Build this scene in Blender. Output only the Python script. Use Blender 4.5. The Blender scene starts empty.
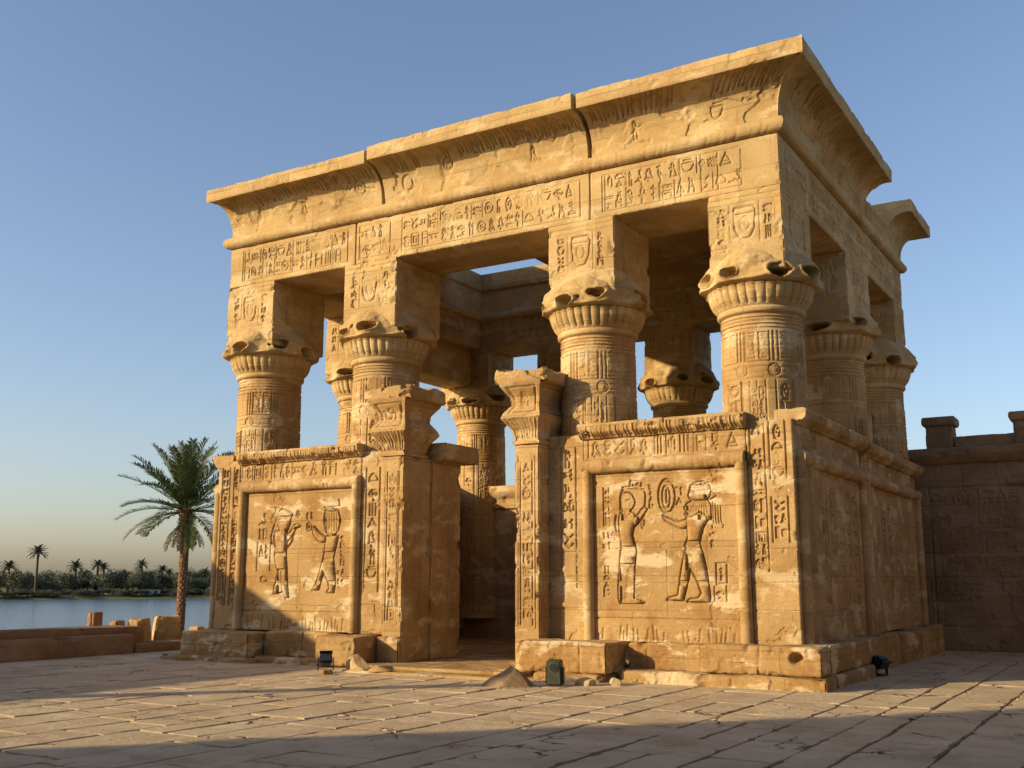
import bpy, bmesh, math, random
import numpy as np
from mathutils import Vector, Matrix

random.seed(11)
RS = np.random.RandomState(5)
scene = bpy.context.scene
COL = scene.collection
rad = math.radians

# ------------------------------------------------------------------ camera, sky, sun, exposure
cam_d = bpy.data.cameras.new('camera')
cam = bpy.data.objects.new('camera', cam_d)
COL.objects.link(cam)
CAM = Vector((4.92, -16.59, 1.6))
cam.location = CAM
cam.rotation_euler = (rad(90 + 10.4), 0, rad(31.02))
cam_d.sensor_width = 36
cam_d.lens = 36 * 1068 / 1024
cam_d.clip_start = 0.1
cam_d.clip_end = 20000
scene.camera = cam

SUN_EL = 17.5
SUN_H = 227.5          # compass angle of the sun's horizontal direction, from +x counter-clockwise
sx, sy = math.cos(rad(SUN_H)), math.sin(rad(SUN_H))
SUN_DIR = Vector((sx * math.cos(rad(SUN_EL)), sy * math.cos(rad(SUN_EL)), math.sin(rad(SUN_EL))))

world = bpy.data.worlds.new('World')
scene.world = world
world.use_nodes = True
wn = world.node_tree.nodes
wl = world.node_tree.links
bg = wn['Background']
sky = wn.new('ShaderNodeTexSky')
sky.sky_type = 'NISHITA'
sky.sun_disc = False
sky.sun_elevation = rad(SUN_EL)
sky.sun_rotation = math.atan2(SUN_DIR.x, SUN_DIR.y)
sky.air_density = 1.0
sky.dust_density = 1.6
sky.ozone_density = 2.0
tint = wn.new('ShaderNodeMix')
tint.data_type = 'RGBA'
tint.blend_type = 'MULTIPLY'
tint.inputs[0].default_value = 1.0
tint.inputs[7].default_value = (1.07, 1.005, 1.03, 1)
wl.new(sky.outputs[0], tint.inputs[6])
wl.new(tint.outputs[2], bg.inputs[0])
bg.inputs[1].default_value = 0.132

sun_d = bpy.data.lights.new('sun', 'SUN')
sun_d.energy = 4.85
sun_d.angle = rad(0.6)
sun_d.color = (1.0, 0.78, 0.45)
sun = bpy.data.objects.new('sun', sun_d)
COL.objects.link(sun)
sun.rotation_euler = SUN_DIR.to_track_quat('Z', 'Y').to_euler()

scene.view_settings.view_transform = 'Standard'
scene.view_settings.look = 'None'
scene.view_settings.exposure = 0.5
scene.view_settings.gamma = 1.0

# ------------------------------------------------------------------ helpers: naming
def thing(name, label, cat, loc=(0, 0, 0), group=None):
    o = bpy.data.objects.new(name, None)
    o.empty_display_size = 0.2
    COL.objects.link(o)
    o.location = loc
    return tag(o, label, cat, group)

def tag(o, label, cat, group=None):
    o['label'] = label
    o['category'] = cat
    if group:
        o['group'] = group
    return o

def structure(o, kind='structure'):
    o['kind'] = kind
    return o

def copy_tree(o, parent=None):
    c = o.copy()
    COL.objects.link(c)
    c.parent = parent
    for ch in [x for x in o.children]:
        copy_tree(ch, c)
    return c

# ------------------------------------------------------------------ helpers: materials
def new_mat(name):
    m = bpy.data.materials.new(name)
    m.use_nodes = True
    nt = m.node_tree
    for n in list(nt.nodes):
        nt.nodes.remove(n)
    out = nt.nodes.new('ShaderNodeOutputMaterial')
    b = nt.nodes.new('ShaderNodeBsdfPrincipled')
    nt.links.new(b.outputs[0], out.inputs[0])
    return m, nt, b

def nnoise(nt, vec, scale, detail=6, rough=0.6, dist=0.0):
    n = nt.nodes.new('ShaderNodeTexNoise')
    n.inputs['Scale'].default_value = scale
    n.inputs['Detail'].default_value = detail
    n.inputs['Roughness'].default_value = rough
    n.inputs['Distortion'].default_value = dist
    if vec is not None:
        nt.links.new(vec, n.inputs['Vector'])
    return n.outputs[0]

def nramp(nt, fac, stops):
    r = nt.nodes.new('ShaderNodeValToRGB')
    nt.links.new(fac, r.inputs[0])
    cr = r.color_ramp
    while len(cr.elements) < len(stops):
        cr.elements.new(0.5)
    for e, (p, c) in zip(cr.elements, stops):
        e.position = p
        e.color = (c[0], c[1], c[2], 1) if not isinstance(c, (int, float)) else (c, c, c, 1)
    return r.outputs[0]

def nmix(nt, fac, a, b, mode='MIX'):
    m = nt.nodes.new('ShaderNodeMix')
    m.data_type = 'RGBA'
    m.blend_type = mode
    def put(sock, v):
        if hasattr(v, 'is_linked') or hasattr(v, 'links'):
            nt.links.new(v, sock)
        elif isinstance(v, (int, float)):
            sock.default_value = v
        else:
            sock.default_value = (v[0], v[1], v[2], 1)
    if isinstance(fac, (int, float)):
        m.inputs[0].default_value = fac
    else:
        nt.links.new(fac, m.inputs[0])
    put(m.inputs[6], a)
    put(m.inputs[7], b)
    return m.outputs[2]

def nmath(nt, op, a, b=0.0):
    m = nt.nodes.new('ShaderNodeMath')
    m.operation = op
    for i, v in enumerate((a, b)):
        if isinstance(v, (int, float)):
            m.inputs[i].default_value = v
        else:
            nt.links.new(v, m.inputs[i])
    return m.outputs[0]

def nbump(nt, b, height, strength, dist):
    n = nt.nodes.new('ShaderNodeBump')
    n.inputs['Strength'].default_value = strength
    n.inputs['Distance'].default_value = dist
    nt.links.new(height, n.inputs['Height'])
    nt.links.new(n.outputs[0], b.inputs['Normal'])
    return n

def stone_mat(name, dark, mid, light, pale, stain, pale_amt=0.6, stain_amt=0.5, bump=0.5, stretch=(1, 1, 1), cracks=False):
    m, nt, b = new_mat(name)
    geo = nt.nodes.new('ShaderNodeNewGeometry')
    pos = geo.outputs['Position']
    mp = nt.nodes.new('ShaderNodeMapping')
    mp.inputs['Scale'].default_value = stretch
    nt.links.new(pos, mp.inputs[0])
    v = mp.outputs[0]
    big = nnoise(nt, v, 0.8, 9, 0.64, 0.15)
    c = nramp(nt, big, [(0.28, dark), (0.47, mid), (0.7, light)])
    # block to block tone and the joints between the blocks
    sep = nt.nodes.new('ShaderNodeSeparateXYZ')
    nt.links.new(pos, sep.inputs[0])
    jit = nnoise(nt, pos, 1.7, 3, .5)
    cb = nt.nodes.new('ShaderNodeCombineXYZ')
    nt.links.new(nmath(nt, 'ADD', nmath(nt, 'ADD', sep.outputs[0], sep.outputs[1]), nmath(nt, 'MULTIPLY', jit, .05)), cb.inputs[0])
    nt.links.new(nmath(nt, 'ADD', sep.outputs[2], nmath(nt, 'MULTIPLY', jit, .03)), cb.inputs[1])
    br = nt.nodes.new('ShaderNodeTexBrick')
    br.offset = .43
    br.inputs['Color1'].default_value = (.80, .80, .80, 1)
    br.inputs['Color2'].default_value = (1.14, 1.12, 1.08, 1)
    br.inputs['Mortar'].default_value = (.62, .58, .52, 1)
    br.inputs['Scale'].default_value = 1.0
    br.inputs['Mortar Size'].default_value = .008
    br.inputs['Mortar Smooth'].default_value = .3
    br.inputs['Brick Width'].default_value = 1.35
    br.inputs['Row Height'].default_value = .56
    nt.links.new(cb.outputs[0], br.inputs['Vector'])
    bgate = nramp(nt, nnoise(nt, pos, .6, 3, .5), [(.40, .25), (.58, 1.0)])
    c = nmix(nt, 0.0 if cracks else nmath(nt, 'MULTIPLY', bgate, .8), c, br.outputs['Color'], 'MULTIPLY')
    # orange-brown stains
    st = nnoise(nt, v, 1.15, 10, 0.66, 0.2)
    stm = nramp(nt, st, [(0.50, 0.0), (0.60, 1.0)])
    c = nmix(nt, nmath(nt, 'MULTIPLY', stm, stain_amt), c, stain)
    # pale plaster and salt patches with torn outlines
    mp3 = nt.nodes.new('ShaderNodeMapping')
    mp3.inputs['Location'].default_value = (7.3, 2.1, 4.4)
    mp3.inputs['Scale'].default_value = (.8, .8, 1.7)
    nt.links.new(pos, mp3.inputs[0])
    pa = nnoise(nt, mp3.outputs[0], 1.5, 6, 0.62, 0.25)
    pam = nramp(nt, pa, [(0.535, 0.0), (0.60, 1.0)])
    c = nmix(nt, nmath(nt, 'MULTIPLY', pam, pale_amt), c, pale)
    # grain and dark specks
    gr = nnoise(nt, pos, 38, 4, 0.7)
    grc = nramp(nt, gr, [(0.25, 0.74), (0.5, 1.0), (0.8, 1.13)])
    c = nmix(nt, 0.8, c, grc, 'MULTIPLY')
    sp = nnoise(nt, pos, 9, 6, 0.75, 0.8)
    spm = nramp(nt, sp, [(0.66, 0.0), (0.74, 1.0)])
    c = nmix(nt, nmath(nt, 'MULTIPLY', spm, 0.5), c, tuple(x * 0.5 for x in dark))
    ck = None
    if cracks:
        wob = nt.nodes.new('ShaderNodeTexNoise')
        wob.inputs['Scale'].default_value = 2.2
        wob.inputs['Detail'].default_value = 5
        nt.links.new(pos, wob.inputs['Vector'])
        ad = nt.nodes.new('ShaderNodeVectorMath')
        ad.operation = 'MULTIPLY_ADD'
        ad.inputs[1].default_value = (.5, .5, .5)
        nt.links.new(wob.outputs['Color'], ad.inputs[0])
        nt.links.new(pos, ad.inputs[2])
        vc = nt.nodes.new('ShaderNodeTexVoronoi')
        vc.feature = 'DISTANCE_TO_EDGE'
        vc.inputs['Scale'].default_value = 1.15
        nt.links.new(ad.outputs[0], vc.inputs['Vector'])
        line = nramp(nt, vc.outputs['Distance'], [(.006, 1.0), (.022, 0.0)])
        gate = nramp(nt, nnoise(nt, pos, .9, 3, .5), [(.52, 0.0), (.60, 1.0)])
        ck = nmath(nt, 'MULTIPLY', line, gate)
        c = nmix(nt, nmath(nt, 'MULTIPLY', ck, .9), c, (.035, .025, .018))
    nt.links.new(c, b.inputs['Base Color'])
    b.inputs['Roughness'].default_value = 0.93
    b.inputs['Specular IOR Level'].default_value = 0.15
    # relief of the weathered face
    h1 = nnoise(nt, pos, 14, 8, 0.72)
    h2 = nnoise(nt, pos, 3.2, 6, 0.6, 0.5)
    mpw = nt.nodes.new('ShaderNodeMapping')
    mpw.inputs['Scale'].default_value = (1.3, 1.3, 22)
    nt.links.new(pos, mpw.inputs[0])
    h3 = nnoise(nt, mpw.outputs[0], 1.6, 4, 0.6)
    h = nmath(nt, 'ADD', nmath(nt, 'MULTIPLY', h1, 0.55), nmath(nt, 'MULTIPLY', h2, 0.35))
    h = nmath(nt, 'ADD', h, nmath(nt, 'MULTIPLY', h3, 0.28))
    h = nmath(nt, 'ADD', h, nmath(nt, 'MULTIPLY', pam, 0.10))
    if not cracks:
        h = nmath(nt, 'SUBTRACT', h, nmath(nt, 'MULTIPLY', nmath(nt, 'MULTIPLY', br.outputs['Fac'], bgate), 0.35))
    if ck is not None:
        h = nmath(nt, 'SUBTRACT', h, nmath(nt, 'MULTIPLY', ck, 0.5))
    nbump(nt, b, h, bump, 0.05)
    return m

SAND = stone_mat('sandstone', (0.291, 0.177, 0.076), (0.397, 0.261, 0.118), (0.459, 0.328, 0.167), (0.555, 0.443, 0.270), (0.300, 0.169, 0.062), pale_amt=.65, stain_amt=.6, bump=.65)
SAND_UP = stone_mat('sandstone_upper', (0.332, 0.216, 0.094), (0.425, 0.296, 0.136), (0.481, 0.359, 0.183), (0.554, 0.440, 0.254), (0.342, 0.211, 0.085), pale_amt=.55, stain_amt=.5, bump=.55)
SAND_LOW = stone_mat('sandstone_low', (0.283, 0.162, 0.066), (0.368, 0.235, 0.099), (0.437, 0.303, 0.148), (0.582, 0.469, 0.296), (0.283, 0.149, 0.049), pale_amt=.85, stain_amt=.75, bump=.75)
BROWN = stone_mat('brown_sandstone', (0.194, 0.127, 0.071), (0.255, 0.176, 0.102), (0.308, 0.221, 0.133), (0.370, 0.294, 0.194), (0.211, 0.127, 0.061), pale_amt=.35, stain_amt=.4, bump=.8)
RUDDY = stone_mat('reddish_stone', (0.188, 0.112, 0.060), (0.259, 0.159, 0.085), (0.313, 0.206, 0.114), (0.360, 0.291, 0.189), (0.212, 0.112, 0.055), pale_amt=.3, stain_amt=.4, bump=.6)
PAVE = stone_mat('paving_stone', (0.345, 0.258, 0.160), (0.475, 0.368, 0.235), (0.560, 0.447, 0.295), (0.616, 0.504, 0.350), (0.400, 0.285, 0.160), pale_amt=.4, stain_amt=.4, bump=1.0, cracks=True)

def plain_mat(name, col, rough=.6, metal=0.0, bump=0.0, bscale=30, var=0.25, nscale=4):
    m, nt, b = new_mat(name)
    geo = nt.nodes.new('ShaderNodeNewGeometry')
    n = nnoise(nt, geo.outputs['Position'], nscale, 6, .65)
    c = nramp(nt, n, [(0.3, tuple(x * (1 - var) for x in col)), (0.7, tuple(min(1, x * (1 + var)) for x in col))])
    nt.links.new(c, b.inputs['Base Color'])
    b.inputs['Roughness'].default_value = rough
    b.inputs['Metallic'].default_value = metal
    if bump:
        nbump(nt, b, nnoise(nt, geo.outputs['Position'], bscale, 5, .6), bump, .02)
    return m

# ------------------------------------------------------------------ helpers: meshes from grids
def build_mesh(name, verts, quads, ngons, mat, parent, sharp=38):
    me = bpy.data.meshes.new(name)
    verts = np.asarray(verts, dtype=np.float32).reshape(-1, 3)
    quads = np.asarray(quads, dtype=np.int32).reshape(-1, 4)
    loops = quads.ravel()
    starts = np.arange(0, len(quads) * 4, 4, dtype=np.int32)
    totals = np.full(len(quads), 4, dtype=np.int32)
    for g in ngons:
        g = np.asarray(g, dtype=np.int32)
        starts = np.append(starts, len(loops)).astype(np.int32)
        totals = np.append(totals, len(g)).astype(np.int32)
        loops = np.concatenate([loops, g])
    me.vertices.add(len(verts))
    me.vertices.foreach_set('co', verts.ravel())
    me.loops.add(len(loops))
    me.loops.foreach_set('vertex_index', loops.astype(np.int32))
    me.polygons.add(len(starts))
    me.polygons.foreach_set('loop_start', starts)
    try:
        me.polygons.foreach_set('loop_total', totals)
    except Exception:
        pass
    me.polygons.foreach_set('use_smooth', np.ones(len(starts), dtype=bool))
    me.update(calc_edges=True)
    me.validate()
    if sharp:
        me.set_sharp_from_angle(angle=rad(sharp))
    me.materials.append(mat)
    o = bpy.data.objects.new(name, me)
    COL.objects.link(o)
    if parent is not None:
        o.parent = parent
        pw = parent
        # meshes are built in world space: undo the parent's place
        off = Vector((0, 0, 0))
        while pw is not None:
            off += Vector(pw.location)
            pw = pw.parent
        o.location = -off
    return o

def quads_of(nv, nu, closed_u=False, closed_v=False, flip=False, base=0):
    iu = np.arange(nu if closed_u else nu - 1)
    iv = np.arange(nv if closed_v else nv - 1)
    U, V = np.meshgrid(iu, iv)
    U1 = (U + 1) % nu
    V1 = (V + 1) % nv
    q = np.stack([V * nu + U, V * nu + U1, V1 * nu + U1, V1 * nu + U], -1).reshape(-1, 4) + base
    return q[:, ::-1] if flip else q

# ------------------------------------------------------------------ helpers: carved height fields
def fbm(nv, nu, cell, octaves=4, gain=.5, rs=RS, wrap=False):
    out = np.zeros((nv, nu))
    amp, tot = 1.0, 0.0
    for k in range(octaves):
        gv, gu = int(nv / cell) + 3, int(nu / cell) + 3
        g = rs.rand(gv, gu)
        if wrap:
            cu = nu / max(1, int(round(nu / cell)))
            g[:, int(round(nu / cu)) % gu] = g[:, 0]
        else:
            cu = cell
        v = np.arange(nv) / cell
        u = np.arange(nu) / cu
        v0 = v.astype(int)
        u0 = np.minimum(u.astype(int), gu - 2)
        fv = v - v0
        fu = u - u0
        fv = (fv * fv * (3 - 2 * fv))[:, None]
        fu = (fu * fu * (3 - 2 * fu))[None, :]
        a = g[v0][:, u0]
        bb = g[v0][:, u0 + 1]
        c = g[v0 + 1][:, u0]
        d = g[v0 + 1][:, u0 + 1]
        out += amp * ((a * (1 - fu) + bb * fu) * (1 - fv) + (c * (1 - fu) + d * fu) * fv)
        tot += amp
        amp *= gain
        cell = max(1.01, cell / 2)
    return out / tot - .5

class Relief:
    """A height field over a w x h metre face; strokes and shapes are cut into it or raised from it."""
    def __init__(s, w, h, res=.018):
        s.w, s.h, s.res = w, h, res
        s.nu = max(2, int(round(w / res)) + 1)
        s.nv = max(2, int(round(h / res)) + 1)
        s.a = np.zeros((s.nv, s.nu))
        s.m = np.zeros((s.nv, s.nu), bool)
    def win(s, x0, y0, x1, y1, pad):
        i0 = max(0, int((x0 - pad) / s.w * (s.nu - 1)))
        i1 = min(s.nu, int((x1 + pad) / s.w * (s.nu - 1)) + 2)
        j0 = max(0, int((y0 - pad) / s.h * (s.nv - 1)))
        j1 = min(s.nv, int((y1 + pad) / s.h * (s.nv - 1)) + 2)
        if i1 <= i0 or j1 <= j0:
            return None
        X, Y = np.meshgrid(np.arange(i0, i1) * s.w / (s.nu - 1), np.arange(j0, j1) * s.h / (s.nv - 1))
        return slice(j0, j1), slice(i0, i1), X, Y
    def dist(s, pts, X, Y):
        d = np.full(X.shape, 9.0)
        for (ax, ay), (bx, by) in zip(pts[:-1], pts[1:]):
            dx, dy = bx - ax, by - ay
            L = dx * dx + dy * dy + 1e-9
            t = np.clip(((X - ax) * dx + (Y - ay) * dy) / L, 0, 1)
            d = np.minimum(d, np.hypot(X - ax - t * dx, Y - ay - t * dy))
        return d
    def stroke(s, pts, wd=.022, dep=.02, up=False):
        xs = [p[0] for p in pts]
        ys = [p[1] for p in pts]
        w = s.win(min(xs), min(ys), max(xs), max(ys), wd * 2)
        if w is None:
            return
        sv, su, X, Y = w
        k = np.clip(1.5 - s.dist(pts, X, Y) / (wd * .5) * .75, 0, 1)
        k = k * k * (3 - 2 * k)
        if up:
            s.a[sv, su] = np.maximum(s.a[sv, su], k * dep)
        else:
            s.a[sv, su] = np.minimum(s.a[sv, su], -k * dep)
    def poly(s, pts, hgt=.025, rim=.03, outline=.022, odep=.022):
        """raised, round-shouldered figure in a sunk outline"""
        xs = [p[0] for p in pts]
        ys = [p[1] for p in pts]
        w = s.win(min(xs), min(ys), max(xs), max(ys), outline * 3)
        if w is None:
            return
        sv, su, X, Y = w
        cl = list(pts) + [pts[0]]
        d = s.dist(cl, X, Y)
        ins = np.zeros(X.shape, bool)
        for (ax, ay), (bx, by) in zip(cl[:-1], cl[1:]):
            c = ((ay > Y) != (by > Y)) & (X < (bx - ax) * (Y - ay) / (by - ay + 1e-12) + ax)
            ins ^= c
        t = np.clip(d / rim, 0, 1)
        body = hgt * np.sqrt(1 - (1 - t) ** 2)
        cut = -odep * np.clip(1 - d / outline, 0, 1) ** .7
        blk = s.a[sv, su]
        old = s.m[sv, su]
        s.a[sv, su] = np.where(ins, np.where(old, np.maximum(blk, body), body), np.where(old, blk, np.minimum(blk, cut)))
        s.m[sv, su] = old | ins
    def ell(s, cx, cy, rx, ry, wd=.022, dep=.02, n=18, up=False):
        s.stroke([(cx + rx * math.cos(2 * math.pi * k / n), cy + ry * math.sin(2 * math.pi * k / n)) for k in range(n + 1)], wd, dep, up)
    def courses(s, zs, dep=.012, wd=.02, vert=None, rs=RS):
        for z in zs:
            if 0 < z < s.h:
                n = max(3, int(s.w / .4))
                s.stroke([(s.w * k / n, z + rs.uniform(-.006, .006)) for k in range(n + 1)], wd, dep)
        if vert:
            zz = [0] + list(zs) + [s.h]
            for a, b in zip(zz[:-1], zz[1:]):
                x = rs.uniform(.3, vert)
                while x < s.w - .1:
                    s.stroke([(x, a), (x + rs.uniform(-.01, .01), b)], wd, dep)
                    x += rs.uniform(.7, 1.2) * vert
    def weather(s, amp=.012, cell=.5, flake=.012, fl_thr=.10, wrap=False):
        c = cell / s.res
        fl_thr = fl_thr + .035
        s.a += amp * 1.0 * fbm(s.nv, s.nu, c, 5, .55, wrap=wrap)
        if flake:
            f = fbm(s.nv, s.nu, c * 1.1, 5, .55, wrap=wrap)
            k = np.clip((f - fl_thr) / .012, 0, 1)
            s.a = s.a * (1 - .55 * k) - flake * k
        s.a += (RS.rand(s.nv, s.nu) - .5) * .003
    def sample(s, nu, nv):
        i = np.clip(np.round(np.linspace(0, s.nu - 1, nu)).astype(int), 0, s.nu - 1)
        j = np.clip(np.round(np.linspace(0, s.nv - 1, nv)).astype(int), 0, s.nv - 1)
        return s.a[j][:, i]

def circ(cx, cy, rx, ry, a0=0, a1=360, n=10):
    return [(cx + rx * math.cos(rad(a0 + (a1 - a0) * k / n)), cy + ry * math.sin(rad(a0 + (a1 - a0) * k / n))) for k in range(n + 1)]

GLYPHS = [
    [[(.1, .2), (.25, .35), (.2, .6), (.35, .85), (.55, .9), (.6, .75), (.75, .7), (.55, .68), (.7, .4), (.95, .15), (.6, .25), (.45, .22), (.1, .2)], [(.4, .22), (.4, .02), (.55, .02)]],
    [[(.15, .1), (.3, .4), (.25, .75), (.45, .95), (.65, .8), (.5, .6), (.75, .35), (.9, .05)], [(.35, .12), (.35, 0), (.6, 0)], [(.55, .25), (.55, .02)]],
    [[(.05, .5), (.3, .75), (.65, .75), (.95, .5), (.65, .3), (.3, .3), (.05, .5)], circ(.48, .52, .13, .13), [(.5, .3), (.45, .05), (.3, .02)]],
    [[(0, .55), (.14, .75), (.28, .5), (.42, .75), (.56, .5), (.7, .75), (.85, .5), (1, .7)], [(0, .25), (.14, .45), (.28, .2), (.42, .45), (.56, .2), (.7, .45), (.85, .2), (1, .4)]],
    [[(.4, 0), (.4, .55), (.3, .8), (.42, 1), (.6, .8), (.55, .5), (.4, .45)], [(.75, 0), (.75, .9)]],
    [circ(.5, .77, .2, .22), [(.5, .55), (.5, 0)], [(.15, .48), (.85, .48)]],
    [circ(.5, .5, .42, .42, n=14), circ(.5, .5, .14, .14, n=8)],
    [circ(.5, .2, .45, .55, 0, 180), [(.05, .2), (.95, .2)]],
    [circ(.5, .75, .48, .6, 180, 360), [(.02, .75), (.98, .75)], [(.2, .95), (.8, .95)]],
    [[(0, .15), (.3, .2), (.5, .35), (.7, .15), (.85, .4), (.8, .75), (.95, .9), (.65, .9), (.68, .6)]],
    [[(.2, 0), (.2, 1)], [(.5, 0), (.5, 1)], [(.8, 0), (.8, 1)]],
    [[(.1, 0), (.1, 1), (.9, 1), (.9, 0), (.1, 0)], [(.35, .25), (.35, .75), (.65, .75), (.65, .25)]],
    [[(.1, 0), (.1, .95), (.9, .95), (.9, 0)], [(.3, .5), (.7, .5)]],
    [circ(.55, .82, .16, .16), [(.45, .66), (.25, .3), (.1, .02), (.8, .02), (.75, .35), (.6, .4), (.65, .66)], [(.55, .5), (.9, .6)]],
    [circ(.4, .84, .15, .15), [(.4, .7), (.3, .35), (.35, 0)], [(.42, .68), (.6, .35), (.65, 0)], [(.45, .6), (.9, .7)], [(.36, .58), (.1, .4)]],
    [[(.5, 0), (.5, 1)], [(.5, 1), (.15, .8)], [(.5, .85), (.9, .65)], [(.5, .5), (.2, .35)]],
    [[(.05, .1), (.5, .95), (.95, .1), (.05, .1)], [(.3, .3), (.7, .3)]],
    [[(0, .3), (1, .3)], [(0, .65), (1, .65)], [(.25, .3), (.25, .65)], [(.7, .3), (.7, .65)]],
    [[(.1, .9), (.5, .6), (.15, .3), (.6, .05), (.9, .3)], [(.5, .6), (.9, .85)]],
    [circ(.5, .5, .28, .47, n=14), [(.3, .02), (.7, .02)], [(.4, .3), (.6, .7)], [(.38, .65), (.62, .62)]],
    [[(.15, 0), (.3, .7), (.2, 1), (.55, .9), (.5, .65), (.75, .35), (.7, 0)], [(.3, .4), (.6, .4)]],
    [[(.1, .2), (.1, .8), (.35, .95), (.6, .8), (.6, .45), (.35, .45)], [(.6, .3), (.95, .3), (.95, .75)]],
]

def glyph(R, x, y, w, h, dep=.02, wd=.02, g=None):
    gl = GLYPHS[RS.randint(len(GLYPHS))] if g is None else GLYPHS[g]
    fl = RS.rand() < .4
    for st in gl:
        R.stroke([(x + (1 - p[0] if fl else p[0]) * w, y + p[1] * h) for p in st], wd, dep)

def text_col(R, x, y0, y1, w, dep=.022, wd=.02, border=True, skip=.06):
    """one vertical column of signs between two cut lines"""
    if border:
        R.stroke([(x, y0), (x, y1)], .02, dep * .9)
        R.stroke([(x + w, y0), (x + w, y1)], .02, dep * .9)
    y = y1 - .05
    while y > y0 + w * .5:
        h = w * RS.uniform(.55, 1.0)
        if RS.rand() > skip:
            if RS.rand() < .3:
                glyph(R, x + w * .14, y - h * .8, w * .32, h * .8, dep, wd)
                glyph(R, x + w * .55, y - h * .8, w * .32, h * .8, dep, wd)
            else:
                glyph(R, x + w * .16, y - h, w * .68, h, dep, wd)
        y -= h + w * .14

def text_row(R, x0, x1, y, h, dep=.02, wd=.018, sep=.22, skip=.05):
    x = x0
    while x < x1 - h * .4:
        w = h * RS.uniform(.5, .95)
        if RS.rand() < sep:
            R.stroke([(x, y - h * .06), (x, y + h * 1.06)], wd, dep * .8)
            x += h * .14
        if RS.rand() > skip:
            if RS.rand() < .3:
                glyph(R, x, y, w * .9, h * .45, dep, wd)
                glyph(R, x, y + h * .53, w * .9, h * .45, dep, wd)
            else:
                glyph(R, x, y, w * .9, h, dep, wd)
        x += w + h * .1

# ------------------------------------------------------------------ helpers: stone bodies
def edge_wear(d, r):
    """rounding of an arris: how far the face drops at distance d from it"""
    q = np.clip(d / r, 0, 1)
    return r * (1 - np.sqrt(1 - (1 - q) ** 2)) * .7

def slab(name, mat, parent, org, U, N, w, h, thick, R=None, wear=.015, chips=.02, res=.02):
    """upright slab: carved front face, plain sides and back. org = lower left corner of the face, U along it, N out of it"""
    if R is None:
        R = Relief(w, h, res)
        R.weather(.012, .6)
    nu, nv = R.nu, R.nv
    H = R.a.copy()
    u = np.linspace(0, w, nu)
    v = np.linspace(0, h, nv)
    UU, VV = np.meshgrid(u, v)
    d = np.minimum(np.minimum(UU, w - UU), np.minimum(VV, h - VV))
    if wear:
        n = fbm(nv, nu, .3 / R.res, 4)
        H = H - edge_wear(d, wear) - np.clip(n - .16, 0, 1) * chips * 6 * np.clip(1 - d / .1, 0, 1)
    up = np.concatenate([[0], u, [w]])
    vp = np.concatenate([[0], v, [h]])
    Hp = np.pad(H, 1, mode='edge')
    Hp[0, :] = Hp[-1, :] = -thick
    Hp[:, 0] = Hp[:, -1] = -thick
    UU, VV = np.meshgrid(up, vp)
    org, U, N = np.array(org, float), np.array(U, float), np.array(N, float)
    P = org + UU[..., None] * U + VV[..., None] * np.array([0, 0, 1.]) + Hp[..., None] * N
    right = np.dot(np.cross(U, [0, 0, 1]), N) > 0
    nu += 2
    nv += 2
    ring = [0, nu - 1, nv * nu - 1, (nv - 1) * nu]
    if right:
        ring = ring[::-1]
    return build_mesh(name, P, quads_of(nv, nu, flip=not right), [ring], mat, parent)

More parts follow.
